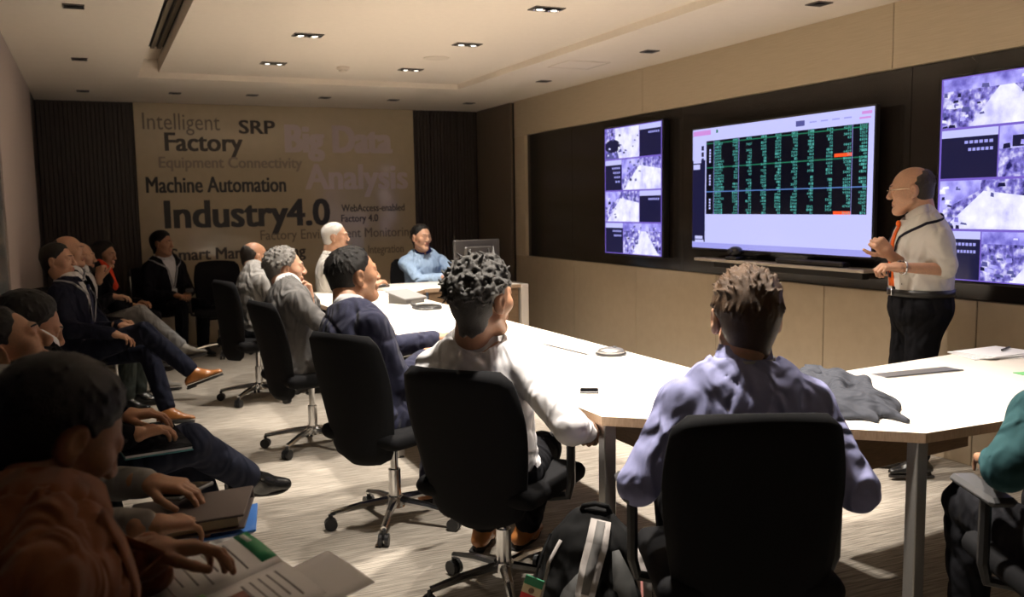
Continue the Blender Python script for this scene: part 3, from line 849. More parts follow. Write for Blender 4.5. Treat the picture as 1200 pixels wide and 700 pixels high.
# ------------------------------------------------------------------ people
SK_L = skin('skin_light', (.56, .33, .22)); SK_M = skin('skin_medium', (.43, .235, .14)); SK_T = skin('skin_tan', (.34, .175, .10))
M_lip = skin('lip_skin', (.42, .20, .145))
M_eye = plain('eye_white', (.46, .42, .38), rough=.25, var=.02); M_iris = plain('iris_dark', (.02, .012, .008), rough=.15)
H_BLACK = hairmat('hair_black', (.010, .009, .008)); H_DKB = hairmat('hair_dark_brown', (.020, .015, .011)); H_BRN = hairmat('hair_brown', (.085, .046, .022))
H_GREY = hairmat('hair_grey', (.20, .19, .175)); H_WHITE = hairmat('hair_white', (.62, .59, .55), var=.2); H_SALT = hairmat('hair_black_grey', (.055, .052, .048), var=.8)
M_sock = fabric('grey_sock', (.09, .10, .11)); M_sole = plain('dark_sole', (.015, .012, .010), rough=.7)
def rotz(a): c, s = math.cos(a), math.sin(a); return np.array([[c, -s, 0], [s, c, 0], [0, 0, 1.]])
def rotx(a): c, s = math.cos(a), math.sin(a); return np.array([[1, 0, 0], [0, c, -s], [0, s, c]])
def roty(a): c, s = math.cos(a), math.sin(a); return np.array([[c, 0, s], [0, 1, 0], [-s, 0, c]])
rad = math.radians
def vv(*a): return np.array(a, float)

def head_sdf(neck, jaw=1.0, ears=True, nose=1.0):
    """head frame: x right, y to the face, z up, origin between the ears; neck = neck base in this frame"""
    S = Sdf(.014)
    S.ell((0, -.012, .040), (.076, .098, .084)); S.ell((0, .034, .002), (.064, .062, .085), k=.02)
    S.cone((0, .028, -.045), (0, .055, -.088), .054*jaw, .030*jaw, k=.02)
    for s in (-1, 1):
        S.cone((s*.047*jaw, .002, -.048), (s*.016, .064, -.094), .021, .018)
        S.ball((s*.044, .060, -.012), .024, k=.02)
        S.cone((s*.008, .094, .031), (s*.040, .082, .029), .011, .009, k=.012)
    S.ball((0, .077, -.096), .021*jaw, k=.018)
    for s in (-1, 1): S.ball((s*.031, .110, .011), .019, '-', .012)
    S.cone((0, .094, .022), (0, .112, -.020), .0078, .0105, k=.010)
    S.ball((0, .1105, -.022), .0112, k=.008)
    for s in (-1, 1): S.ball((s*.013, .104, -.027), .0095, k=.008)
    S.cone((-.017, .089, -.052), (.017, .089, -.052), .0085, k=.008); S.cone((-.014, .090, -.0635), (.014, .090, -.0635), .0090, k=.008)
    S.cone((-.021, .1005, -.0575), (.021, .1005, -.0575), .0032, op='-', k=.004)
    for s in (-1, 1):                                   # lids over the eyeball
        S.cone((s*.020, .0915, .019), (s*.042, .087, .018), .0062, k=.005); S.cone((s*.021, .091, .0035), (s*.041, .087, .004), .0052, k=.005)
        if ears:
            R = rotz(-s*.35) @ rotx(-.18)
            S.ell((s*.080, -.010, .002), (.0105, .021, .034), R, k=.010); S.ball((s*.077, -.002, -.026), .010, k=.008)
            S.ell((s*.091, -.004, .006), (.0065, .011, .018), R, op='-', k=.005)
    S.cone((0, -.030, -.045), neck+vv(0, 0, .0), .052, .056, k=.022)
    S.cone((0, -.055, -.02), neck+vv(0, -.010, .0), .040, .050, k=.03)
    return S
HL_Z = [-.05, -.03, 0, .03, .06, .085, .11, .16]; HL_Y = [-.016, -.006, .008, .026, .054, .069, .080, .09]; RING = [-.022, -.016, -.006, -.008, -.022, -.045, -.07, -.09]
def hair_sdf(kind, rng, res):
    S = Sdf(.010); t = {'short': .010, 'spiky': .012, 'curly': .014, 'thin': .006, 'ring': .006, 'full': .020, 'wavy': .015, 'long': .022}[kind]
    S.ell((0, -.012, .040), (.076+t*.85, .098+t, .084+t)); S.ell((0, -.045, -.012), (.066+t*.6, .062+t*.7, .066), k=.02); S.cone((0, -.040, -.02), (0, -.046, -.085), .050+t*.9, .046+t*.7, k=.02)
    def line(P):
        x, y, z = P
        yf = np.interp(z, HL_Z, HL_Y)
        if kind == 'ring': yf = np.interp(z, HL_Z, RING)
        if kind == 'thin': yf = np.interp(z, HL_Z, [-.012, 0, .012, .022, .03, .025, .01, .0])
        return y-yf
    def clump(p, d, r0, r1, L, lift=.25, bend=None):
        n = _n((p-vv(0, -.012, .04))/vv(.076**2, .098**2, .084**2)); d = _n(d-n*(d@n)); e = p+d*L+n*L*lift
        if bend is not None:
            m = p+d*L*.5+n*L*lift*1.3; S.cone(p, m, r0, r0, k=.004); S.cone(m, e+bend, r0, r1, k=.004)
        else: S.cone(p-n*.004, e, r0, r1, k=.004)
    N = {'short': 260, 'spiky': 620, 'curly': 620, 'thin': 120, 'ring': 90, 'full': 240, 'wavy': 320, 'long': 200}[kind]
    if res > .0046: N //= 3
    for _ in range(N):
        th = rng.uniform(0, 2*PI); cz = rng.uniform(-.75, 1); sz = math.sqrt(1-cz*cz)
        n = vv(sz*math.cos(th), sz*math.sin(th), cz); p = vv(0, -.012, .04)+n*vv(.076+t*.7, .098+t*.8, .084+t*.8)
        if line(p) > -.004 or p[2] < -.045: continue
        flow = p-vv(.01, -.06, .14)
        if kind in ('short', 'full', 'thin', 'ring', 'long'): clump(p, flow+rng.normal(0, .03, 3), .0065, .002, rng.uniform(.02, .034), .12)
        elif kind == 'spiky':
            if p[2] > .07: clump(p, vv(rng.normal(0, .5), 1+rng.normal(0, .4), .2), .0062, .0016, rng.uniform(.020, .034), .38)
            else: clump(p, flow+rng.normal(0, .025, 3), .0062, .002, .028, .14)
        else:
            big = p[2] > .03
            clump(p, rng.normal(0, 1, 3), .0066 if big else .0045, .0035, rng.uniform(.014, .026) if big else .012, .40 if kind == 'curly' else .2, rng.normal(0, .012 if kind == 'curly' else .007, 3))
    if kind == 'long':
        for s in (-1, 1): S.cone((s*.070, -.02, .02), (s*.078, .0, -.11), .030, .024, k=.02); 
        S.cone((0, -.07, .02), (0, -.07, -.13), .060, .05, k=.03)
    def post(X, Y, Z, Fd):
        yl = np.interp(Z, HL_Z, HL_Y).astype(f4)
        if kind == 'ring': yl = np.interp(Z, HL_Z, RING).astype(f4)
        if kind == 'thin': yl = np.interp(Z, HL_Z, [-.012, 0, .012, .022, .03, .025, .01, .0]).astype(f4)
        if kind == 'long':
            side = (Y-f4(.02))*f4(.8)
            m = np.where(Z > .02, (Y-yl)*f4(.7), np.maximum(side, f4(.052)-np.abs(X)+f4(0)*Y-(Y < -.03)*f4(.2)))
            return np.maximum(Fd, m)
        yl = yl+f4(.004)*np.sin(X*f4(170)+Z*f4(90))+f4(.003)*np.sin(Z*f4(240)-X*f4(60))
        m = (Y-yl)*f4(.75); e_ = np.clip(m*f4(1/.026)+f4(1), 0, 1); Fd = Fd+e_*e_*f4(t*.75)
        Fd = Fd+np.clip((f4(.035)-Z)*f4(.10), 0, f4(t*.55))          # sides and nape are cut shorter
        nj = f4(.004)*np.sin(X*f4(210))+f4(.003)*np.sin(X*f4(97)+f4(1))
        nape = nj+np.interp(Y, [-.12, -.08, -.05, -.02, .02], [-.100, -.096, -.078, -.044, -.034]).astype(f4)-Z
        ear = f4(.030)-np.sqrt(((Y+f4(.006))/f4(1))**2+((Z-f4(.0))*f4(.85))**2)+f4(0)*X
        ear = np.where(np.abs(X) > .045, ear, f4(-1))
        return np.maximum(np.maximum(Fd, m), np.maximum(nape*f4(.8), ear))
    S.cut(post)
    return S
def hand_parts(S, side, curl, spread=1.0, thumb=.8):
    """right hand (side=1): wrist at origin, fingers +y, back of hand +z, thumb at -x"""
    s = -side
    S.box((0, .048, 0), (.040, .046, .0135), .0125, k=.012); S.cone((0, -.03, 0), (0, .02, 0), .0255, .026, k=.02)
    S.ball((s*.022, .028, -.008), .018, k=.014)
    for i, (bx, by, ln) in enumerate(((.029, .088, .070), (.0098, .094, .078), (-.0095, .090, .072), (-.028, .080, .056))):
        p = vv(s*bx, by, 0); a = 0; fan = s*(.10, .03, -.04, -.13)[i]*spread
        for j, fr in enumerate((.46, .30, .24)):
            a += rad(curl[j]+(3*i if curl[0] > 15 else 0))
            d = vv(math.sin(fan)*math.cos(a), math.cos(fan)*math.cos(a), -math.sin(a)); e = p+d*ln*fr
            S.cone(p, e, .0095-.0010*j-(.001 if i == 3 else 0), .0088-.0010*j-(.001 if i == 3 else 0), k=.004); p = e
    p = vv(s*.030, .022, -.006)
    for d, L, r in (((s*.72*thumb, .62, -.25), .040, .0125), ((s*.42*thumb, .85, -.30), .032, .0105), ((s*.22*thumb, .92, -.30), .024, .0092)):
        e = p+_n(d)*L; S.cone(p, e, r, r*.9, k=.006); p = e
CURL = {'relaxed': (18, 28, 18), 'fist': (72, 88, 55), 'flat': (6, 12, 8), 'hold': (42, 48, 28), 'clasp': (48, 60, 36)}
def ik(a, t, l1, l2, pole):
    d = t-a; D = min(np.linalg.norm(d), (l1+l2)*.995); u = _n(d); t = a+u*D
    x = (l1*l1-l2*l2+D*D)/(2*D); h = math.sqrt(max(l1*l1-x*x, 0))
    p = np.asarray(pole, float); p = _n(p-u*(p@u))
    return a+u*x+p*h, t
def wrinkle(seed, amp, fz=1.0):
    r = np.random.default_rng(seed); ph = r.uniform(0, 6.28, 12).astype(f4); fz = f4(fz)
    def post(X, Y, Z, Fd):
        wx = np.sin(Y*f4(11)*fz+ph[0])+np.sin(Z*f4(8)*fz+ph[1]); wz = np.sin(X*f4(12)*fz+ph[2])+np.sin(Y*f4(9)*fz+ph[3])
        a = f4(1)-np.abs(np.sin(Z*f4(34)*fz+X*f4(16)*fz+wz*f4(1.3)+wx*f4(.5)+ph[4])); b = f4(1)-np.abs(np.sin(X*f4(30)*fz-Z*f4(24)*fz+Y*f4(20)*fz+wx*f4(1.2)+ph[6]))
        ma = np.clip(np.sin(X*f4(9)+Y*f4(8)+wz+ph[5])*f4(.7)+f4(.35), 0, 1); mb = np.clip(np.sin(Z*f4(10)-Y*f4(9)+wx+ph[7])*f4(.7)+f4(.25), 0, 1)
        a = a*a; b = b*b
        return Fd+f4(amp)*(a*a*ma*f4(1.4)+b*b*mb*f4(1.4)-f4(.30)+f4(.16)*wx*wz)
    return post
def creases(seed, spots, amp):
    """ring shaped cloth folds round joints: spots of (point, limb axis, reach)"""
    r = np.random.default_rng(seed+99); fns = []
    for p, d, R in spots: fns.append((np.asarray(p, float), _n(d), R, r.uniform(0, 6.28, 3), r.uniform(34, 48)))
    def post(X, Y, Z, Fd):
        for p, d, R, ph, fq in fns:
            x = X-f4(p[0]); y = Y-f4(p[1]); z = Z-f4(p[2]); t = x*f4(d[0])+y*f4(d[1])+z*f4(d[2]); r2 = x*x+y*y+z*z
            w = np.exp(-r2/f4(R*R))
            s_ = np.sin(t*f4(fq)+f4(1.6)*np.sin(x*f4(14)+y*f4(11)+f4(ph[1]))+f4(1.4)*np.sin(y*f4(16)-z*f4(12)+f4(ph[2]))+f4(ph[0])); q = f4(1)-np.abs(s_)
            m = np.clip(np.sin(x*f4(19)+f4(ph[2]))+np.sin(y*f4(17)+z*f4(13)+f4(ph[0])), -1, 1)*f4(.5)+f4(.5)
            Fd = Fd+f4(amp)*w*m*(q*q*q*q*f4(1.7)-f4(.35))
        return Fd
    return post
def strip(pts, nrm, w, th):
    """a flat band along pts with outward normals"""
    V = []; F = []; n = len(pts)
    for i in range(n):
        d = _n(pts[min(i+1, n-1)]-pts[max(i-1, 0)]); o = _n(nrm[i]); x = np.cross(d, o); ww = w[i] if hasattr(w, '__len__') else w
        for (a, b) in ((-1, 0), (1, 0), (1, 1), (-1, 1)): V.append(pts[i]+x*a*ww*.5+o*b*th)
    for i in range(n-1):
        for j in range(4): a = i*4+j; b = i*4+(j+1) % 4; F.append((a, b, b+4, a+4))
    F += [(3, 2, 1, 0), (4*n-4, 4*n-3, 4*n-2, 4*n-1)]
    return V, F

def person(label, pos, heading, head=(None, 0, 0), zh=.50, lean=0, side=0, twist=0, s=1.0, girth=1.0, hands=None, curl=('relaxed', 'relaxed'), hdir=(None, None), hnrm=(None, None),
           top='jacket', top_mat=None, shirt=None, trousers=None, shoes=None, sk=SK_M, hair=('short', H_BLACK), knees=None, feet=None, fdir=None, elbow=None,
           tie=None, lanyard=None, collar=True, hs=1.0, headpos=None, elpos=(None, None), tuck=False, stand=False, rh=.0042, rc=.010, seed=1, eyes=True, jaw=1.0, beard=None, headoff=(0, 0, 0), wr=.0035, legs=True, inner=None):
    rh *= 1.1; rc *= 1.12
    root = empty('person', (pos[0], pos[1], 0), -rad(heading), label, 'person')
    th = -rad(heading); Rinv = rotz(-th); base = vv(pos[0], pos[1], 0)
    loc = lambda p: Rinv @ (vv(*p)-base)
    ldir = lambda d: _n(Rinv @ vv(*d))
    rng = np.random.default_rng(seed)
    # --- spine
    Hc = vv(0, 0, zh)
    tt = [0.02, .13, .25, .36, .435, .49]; C = []; p = Hc.copy(); last = 0; fr = []
    for i, t in enumerate(tt):
        g = min(1, .35+.3*i) if not stand else 1
        u = _n(vv(math.sin(rad(side))*g, math.sin(rad(lean))*g, 1))
        p = p+u*(t-last)*s; last = t; C.append(p.copy())
        a = rad(twist)*i/5; r_ = vv(math.cos(a), math.sin(a), 0); r_ = _n(r_-u*(r_@u)); fr.append((r_, np.cross(u, r_), u))
    N = C[-1]; r5, f5, u5 = fr[-1]
    A = [.165, .145, .152, .160, .140, .060]; B = [.118, .104, .112, .112, .082, .056]
    gx = [girth, girth*1.02, girth, 1+(girth-1)*.7, 1+(girth-1)*.4, 1]
    gy = [girth, 1+(girth-1)*2.0, 1+(girth-1)*1.8, 1+(girth-1)*1.1, 1, 1]
    def torso(S, off, lo=0, hi=6, k=.03):
        return S.loft([(C[i], (A[i]*gx[i])*s+off, (B[i]*gy[i])*s+off, fr[i][0], fr[i][1]) for i in range(lo, hi)], k=k)
    # --- head
    hh = heading if head[0] is None else head[0]
    M = rotz(-rad(hh-heading)) @ rotx(rad(head[1])) @ roty(rad(head[2]))
    hc = N+s*(.080*u5+.080*M[:, 2]+.022*M[:, 1])+Rinv @ vv(*headoff)
    if headpos is not None: hc = Rinv @ (vv(*headpos)-base)
    toW = lambda v: hc+(v*s*hs) @ M.T
    nk = M.T @ (N-hc)/(s*hs)
    HS = head_sdf(nk, jaw, True)
    hv, hq = HS.mesh(rh)
    mid = hv[hq].mean(1)
    lip = ((np.abs(mid[:, 0]) < .022) & (mid[:, 2] > -.071) & (mid[:, 2] < -.0465) & (mid[:, 1] > .086)).astype(np.int32)
    body = [(toW(hv), hq, lip)]
    # --- arms
    sh = {}; el = {}; wr_ = {}
    for i, sd in enumerate((1, -1)):
        sh[sd] = C[4]+s*(sd*.168*(1+(girth-1)*.4)*fr[4][0]-.052*fr[4][2])
        t = (hands or (None, None))[i]
        t = vv(sd*.13, .30, zh+.13) if t is None else loc(t)
        pole = vv(sd*.75, -.45, -.7) if not elbow or elbow[i] is None else ldir(elbow[i])
        el[sd], wr_[sd] = ik(sh[sd], t, .295*s, .262*s, pole)
        if elpos[i] is not None:
            el[sd] = sh[sd]+_n(loc(elpos[i])-sh[sd])*min(.30*s, np.linalg.norm(loc(elpos[i])-sh[sd])); wr_[sd] = el[sd]+_n(t-el[sd])*min(.262*s, np.linalg.norm(t-el[sd]))
    for i, sd in enumerate((1, -1)):
        d = _n(wr_[sd]-el[sd]) if hdir[i] is None else ldir(hdir[i])
        nrm = vv(0, 0, 1) if hnrm[i] is None else ldir(hnrm[i])
        nrm = nrm-d*(nrm@d)
        nrm = _n(nrm) if np.linalg.norm(nrm) > .05 else _n(np.cross(d, vv(1, 0, 0)))
        X = np.cross(d, nrm); Mh = np.stack([X, d, nrm], 1)
        S = Sdf(.01); hand_parts(S, sd, CURL[curl[i]]); v, q = S.mesh(max(rh*.85, .0034))
        body.append((wr_[sd]+(v*s) @ Mh.T, q, 0))
    # --- legs
    hip = {}; kn = {}; an = {}
    for i, sd in enumerate((1, -1)):
        hip[sd] = Hc+vv(sd*.092*s, .0, -.01)
        t = (feet or (None, None))[i]
        t = (vv(sd*.10, .02, .085) if stand else vv(sd*.12, .40, .085)) if t is None else loc(t)
        if knees and knees[i] is not None:
            kn[sd] = loc(knees[i]); an[sd] = t
            if np.linalg.norm(t-kn[sd]) > .44*s: an[sd] = kn[sd]+_n(t-kn[sd])*.44*s
        else: kn[sd], an[sd] = ik(hip[sd], t, (.44 if not stand else .405)*s, (.43 if not stand else .405)*s, vv(sd*.08, 1, .55))
    U = Sdf(.03); torso(U, -.012*s, 0, 6)
    for sd in (1, -1):
        U.cone(sh[sd], el[sd], .046*s, .038*s); U.cone(el[sd], wr_[sd], .036*s, .026*s, k=.015)
        if legs: U.cone(hip[sd], kn[sd], .070*s, .048*s); U.cone(kn[sd], an[sd], .046*s, .032*s)
    v, q = U.mesh(.012 if top == 'short' else .016); body.append((v, q, 0))
    fastmesh('body', body, [sk, M_lip], root)
    # --- eyes, brows and hair
    if eyes:
        for sd in (-1, 1):
            g = G(); g.mi = 0; g.ball((0, 0, 0), .0128, 7)
            g.mi = 1; g.raw([(.0055*math.cos(2*PI*k/10)+sd*.0012, .0125, .0055*math.sin(2*PI*k/10)) for k in range(10)], [tuple(range(10))[::-1]])
            g.v = [tuple(toW(np.array([p])+vv(sd*.0310, .0790, .0112))[0]) for p in g.v]
            g.make('eye', [M_eye, M_iris], root, True)
    if hair:
        S = hair_sdf(hair[0], rng, rh); v, q = S.mesh(rh)
        fastmesh('hair', [(toW(v), q, 0)], [hair[1]], root)
        for sd in (-1, 1):
            B_ = Sdf(.004)
            for k in range(4): B_.cone((sd*(.014+.008*k), .1045-.0035*k, .0325+.0012*k), (sd*(.021+.008*k), .1035-.0042*k, .0350+.0005*k), .0030, .0024)
            v2, q2 = B_.mesh(.0026); fastmesh('eyebrow', [(toW(v2), q2, 0)], [hair[1]], root)
    if beard:
        S = Sdf(.014); S.cone((0, .030, -.048), (0, .057, -.090), .054*jaw+.004, .034*jaw, k=.02)
        for sd in (-1, 1): S.cone((sd*.048*jaw, .002, -.035), (sd*.016, .066, -.094), .025, .021)
        S.ball((0, .079, -.096), .025, k=.018); S.cone((-.02, .097, -.043), (.02, .097, -.043), .0065, k=.006)
        S.cone((-.015, .10, -.057), (.015, .10, -.057), .012, op='-', k=.004)
        v, q = S.mesh(rh); fastmesh('beard', [(toW(v), q, 0)], [beard], root)
    # --- clothes
    def sleeves(S, off, cut=1.0, cuff=.0):
        for sd in (1, -1):
            S.ball(sh[sd]-fr[4][0]*sd*.008, .047*s+off, k=.035)
            S.cone(sh[sd], el[sd], .048*s+off, .041*s+off, k=.035 if cut >= 1 else .012)
            if cut >= 1: S.cone(el[sd], el[sd]+(wr_[sd]-el[sd])*.95, .041*s+off, (.028*s+off*.7+cuff), k=.015)
    arm_spots = [(el[1], wr_[1]-sh[1], .11), (el[-1], wr_[-1]-sh[-1], .11), (sh[1]-fr[4][2]*.08, fr[4][0]*.6+fr[4][2], .12), (sh[-1]-fr[4][2]*.08, fr[4][0]*.6-fr[4][2], .12), (C[1], fr[1][2], .16)]
    def neckcut(rr):
        def post(X, Y, Z, Fd):
            x = X-f4(N[0]); y = Y-f4(N[1]); z = Z-f4(N[2])
            uu = _n(hc-N); a = x*f4(uu[0])+y*f4(uu[1])+z*f4(uu[2])
            d2 = x*x+y*y+z*z-a*a
            return np.maximum(Fd, np.where(d2 < f4(.0088), a-f4(rr), f4(-1)))
        return post
    if top in ('jacket', 'coat'):
        sm = shirt or fabric('white_shirt', (.62, .60, .58))
        S = Sdf(.02); torso(S, .010, 1, 6); S.cut(neckcut(.012)); v, q = S.mesh(max(rc, .010)); fastmesh('shirt', [(v, q, 0)], [sm], root)
        J = Sdf(.03); torso(J, .024, 0, 6, .035); sleeves(J, .016, 1, .004)
        for sd in (1, -1): J.cone(hip[sd]+vv(0, -.01, .02), hip[sd]+(kn[sd]-hip[sd])*.22, .098*s*girth, .090*s, k=.05); J.cone(N-u5*.050+sd*fr[4][0]*.03, sh[sd]+fr[4][2]*.008, .052*s, .050*s, k=.04)
        J.cut(wrinkle(seed, wr)); J.cut(creases(seed, arm_spots, wr)); J.cut(neckcut(.000))
        fN, rN, uN = f5, r5, u5; dep = .34*s
        Cn = N.copy()
        def vcut(X, Y, Z, Fd):
            x = X-f4(Cn[0]); y = Y-f4(Cn[1]); z = Z-f4(Cn[2])
            a = x*f4(rN[0])+y*f4(rN[1])+z*f4(rN[2]); b = x*f4(fN[0])+y*f4(fN[1])+z*f4(fN[2]); c = x*f4(uN[0])+y*f4(uN[1])+z*f4(uN[2])
            w = np.clip((c+f4(dep))/f4(dep), 0, 1)*f4(.080*s)
            inside = np.minimum(w-np.abs(a), b+f4(.02)); inside = np.where(c > -dep, inside, f4(-1))
            return np.maximum(Fd, inside*f4(.8))
        J0 = Sdf(.03); J0.p = list(J.p)
        J.cut(vcut); v, q = J.mesh(rc); fastmesh('jacket', [(v, q, 0)], [top_mat], root)
        for sd in (-1, 1):                              # lapels follow the edge of the opening
            P = []; Nn = []; Wd = []
            for k in range(9):
                c = -dep+dep*k/8*.98; w = (c+dep)/dep*.080*s+.014
                o = N+uN*c+rN*sd*(w+.004)+fN*.35; hp = J0.trace(o, -fN, .36)
                if k and np.linalg.norm(hp-P[-1]) > .12: break
                P.append(hp+fN*.001); Nn.append(fN+rN*sd*.35); Wd.append(.012+.036*min(1, k/5))
            if len(P) > 3: V, Fq = strip(P, Nn, Wd, .006); meshobj('lapel', V, Fq, top_mat, root, True)
        JT = J0
        if beard is None and tie is None and False: pass
    else:
        S = Sdf(.03); torso(S, .016 if top != 'short' else .014, 0, 6, .035); sleeves(S, .012 if top != 'short' else .006, 1 if top != 'short' else 0)
        for sd in (1, -1): S.cone(N-u5*.055+sd*fr[4][0]*.03, sh[sd]+fr[4][2]*.006, .046*s, .046*s, k=.04)
        if top == 'short':
            S.p = [q for q in S.p]
            for sd in (1, -1): S.cone(sh[sd], sh[sd]+(el[sd]-sh[sd])*.86, .058*s, .060*s, k=.014)
        S.cut(wrinkle(seed, wr)); S.cut(creases(seed, arm_spots if top != 'short' else arm_spots[2:4], wr)); S.cut(neckcut(.012))
        if stand:
            S.cut(lambda X, Y, Z, Fd: np.maximum(Fd, np.where(np.abs(X)+np.abs(Y) < f4(.5), f4(Hc[2]+.088)-Z, f4(-1))))
        v, q = S.mesh(rc); fastmesh('shirt', [(v, q, 0)], [top_mat], root); JT = S; sm = top_mat
    # --- collar
    if collar:
        uu = _n((hc-N)-M[:, 1]*.02*s); rr_ = _n(M[:, 0]*.4+r5*.6); rr_ = _n(rr_-uu*(rr_@uu)); ff = np.cross(uu, rr_)
        cm = (top_mat if top == 'coat' else sm) if inner is None else inner
        V = []; F = []; n = 26
        kr = s*(1.0 if top != 'coat' else 1.18)
        for j in range(n+1):
            a = -PI/2+rad(9)+(2*PI-rad(18))*j/n+PI      # opening at the front
            a = PI/2+rad(7)+(2*PI-rad(14))*j/n
            cf = math.sin(a); d = rr_*math.cos(a)+ff*math.sin(a)*1.06
            dz = -.020*max(0, cf)**1.5-.004
            for (rr, z) in ((.066, -.016), (.064, .046), (.069, .049), (.080, .006), (.076, -.014)):
                V.append(N+uu*(.008+z+dz)*1.0+d*rr*kr+ff*.010)
        for j in range(n):
            for k in range(5): a0 = j*5+k; b0 = j*5+(k+1) % 5; F.append((a0, b0, b0+5, a0+5))
        meshobj('collar', V, F, cm, root, True)
    if top in ('jacket', 'coat'):           # the garment's own collar, open at the front
        uu = _n((hc-N)-M[:, 1]*.02*s); rr_ = _n(r5-uu*(r5@uu)); ff = np.cross(uu, rr_); V = []; F = []; n = 22; kc = s*(1.0 if top == 'jacket' else 1.14)
        for j in range(n+1):
            a = PI/2+rad(38)+(2*PI-rad(76))*j/n; cf = max(0, math.sin(a)); d = rr_*math.cos(a)+ff*math.sin(a)*1.05; dz = -.050*cf**1.3
            for (r0, z) in ((.071, -.020), (.068, .032), (.074, .036), (.086, .000), (.090, -.030)):
                V.append(N+uu*(z*(1.0 if top == 'jacket' else 1.5)+dz)+d*r0*kc+ff*.012)
        for j in range(n):
            for k in range(5): a0 = j*5+k; b0 = j*5+(k+1) % 5; F.append((a0, b0, b0+5, a0+5))
        meshobj('jacket_collar' if top == 'jacket' else 'coat_collar', V, F, top_mat, root, True)
    if tie is not None:
        P = []; Nn = []; Wd = []
        TS = Sdf(.02); torso(TS, .016, 1, 6)
        for k in range(10):
            c = -.045-.030*k*1.15; o = N+u5*c+f5*.4; hp = TS.trace(o, -f5, .42); P.append(hp+f5*.002); Nn.append(f5); Wd.append(.034 if k == 0 else .026+.0045*k)
        V, Fq = strip(P, Nn, Wd, .006); o = meshobj('tie', V, Fq, tie, root, True)
        g = G(); g.ball(tuple(P[0]+u5*.012+f5*.006), (.019, .012, .017), 6); g.make('knot', tie, o, True)
    if lanyard is not None:
        lm, bm = lanyard
        P = []; Nn = []
        uu = _n(hc-N)
        for sd in (1, -1):
            path = []
            for k in range(7):
                a = PI*(-.5)+PI*.62*k/6; d = r5*math.cos(a)*sd+f5*math.sin(a)
                if sd < 0: d = -r5*abs(math.cos(a))+f5*math.sin(a)
                path.append((N+uu*(.012-.045*max(0, k-2)/4)+d*.3-uu*0, -d))
            for k in range(1, 7):
                t = k/6; path.append((N+u5*(-.06-.25*t)+r5*sd*(.060*(1-t)+.006)+f5*.4, -f5))
            seg = [(JT.trace(o, d, .5)-_n(d)*.007, -_n(d)) for o, d in path]
            fine = []
            for (pa, na), (pb, nb) in zip(seg[:-1], seg[1:]):
                for f_ in (0, .25, .5, .75):
                    n_ = _n(na*(1-f_)+nb*f_); p_ = pa*(1-f_)+pb*f_; fine.append((JT.trace(p_+n_*.12, -n_, .3)+n_*.006, n_))
            seg = fine+[seg[-1]]
            V, Fq = strip([a for a, b in seg], [b for a, b in seg], .014, .002); meshobj('lanyard', V, Fq, lm, root, True)
            end = seg[-1][0]
        if bm is not None:
            g = G(); e = end-r5*(-1)*.006; X = r5; Zz = u5
            R = Matrix(((X[0], f5[0], Zz[0]), (X[1], f5[1], Zz[1]), (X[2], f5[2], Zz[2])))
            g.box(tuple(e-u5*.045+f5*.008), (.060, .004, .088), .001, R); g.make('badge', bm, root)
    # --- trousers, socks, shoes
    if legs:
        T = Sdf(.035); T.ell(Hc+vv(0, -.005, .01), (.172*s*girth, .135*s*girth, .115*s))
        if stand: T.loft([(Hc+vv(0, 0, -.02), .168*s*girth, .125*s*girth, vv(1, 0, 0), vv(0, 1, 0)), (Hc+vv(0, 0, .14), .160*s*girth, .120*s*(1+(girth-1)*2.2), vv(1, 0, 0), vv(0, 1, 0))])
        for sd in (1, -1):
            T.cone(hip[sd], kn[sd], .094*s*(1+(girth-1)*.5), .068*s); T.cone(kn[sd], kn[sd]+(an[sd]-kn[sd])*.90, .068*s, .058*s, k=.02)
        T.cut(wrinkle(seed+7, wr*.9)); T.cut(creases(seed+5, [(kn[1], an[1]-hip[1], .12), (kn[-1], an[-1]-hip[-1], .12), (hip[1]+vv(0, .06, 0), kn[1]-hip[1], .12), (hip[-1]+vv(0, .06, 0), kn[-1]-hip[-1], .12)], wr*1.4)); v, q = T.mesh(max(rc, .010)); fastmesh('trousers', [(v, q, 0)], [trousers], root)
        for i, sd in enumerate((1, -1)):
            fd = vv(sd*.12, 1, 0) if not fdir or fdir[i] is None else ldir(fdir[i])
            fd = _n(fd); up = an[sd]*0+_n(kn[sd]-an[sd])
            x = np.cross(fd, up if abs(fd@up) < .9 else vv(0, 0, 1)); x = _n(x); up = np.cross(x, fd); Mf = np.stack([x, fd, up], 1)
            S = Sdf(.02); S.cone((0, -.045, -.045), (0, .06, -.045), .034, .036); S.cone((0, .06, -.048), (0, .150, -.056), .040, .026); S.cone((0, .0, .0), (0, .06, -.035), .040, .036)
            S.cone((0, 0, .0), (0, -.02, -.04), .040, .036); S.box((0, .055, -.078), (.040, .125, .02), .01, op='-', k=.004)
            v, q = S.mesh(.008); so = fastmesh('shoe', [(an[sd]+(v*s) @ Mf.T, q, 0)], [shoes], root)
            g = G(); n = 20; pl = []
            for k in range(n):
                a = 2*PI*k/n; yy = .05+.122*math.sin(a); ww = .036+.008*math.sin(a*1)*.4; pl.append((ww*math.cos(a), yy))
            g.prism(pl, -.080, -.066); g.box((0, -.045, -.083), (.062, .062, .012), .004)
            g.v = [tuple(an[sd]+(Mf @ (np.array(p)*s))) for p in g.v]; g.make('sole', M_sole, so)
            S = Sdf(.01); sh_ = _n(kn[sd]-an[sd]); S.cone(an[sd]+sh_*.09, an[sd]-sh_*.005, .038*s, .037*s); v, q = S.mesh(.011); fastmesh('sock', [(v, q, 0)], [M_sock], root)
    return dict(root=root, toW=toW, M=M, hc=hc, N=N, wr=wr_, el=el, sh=sh, C=C, fr=fr, JT=JT, kn=kn, an=an, Hc=Hc)
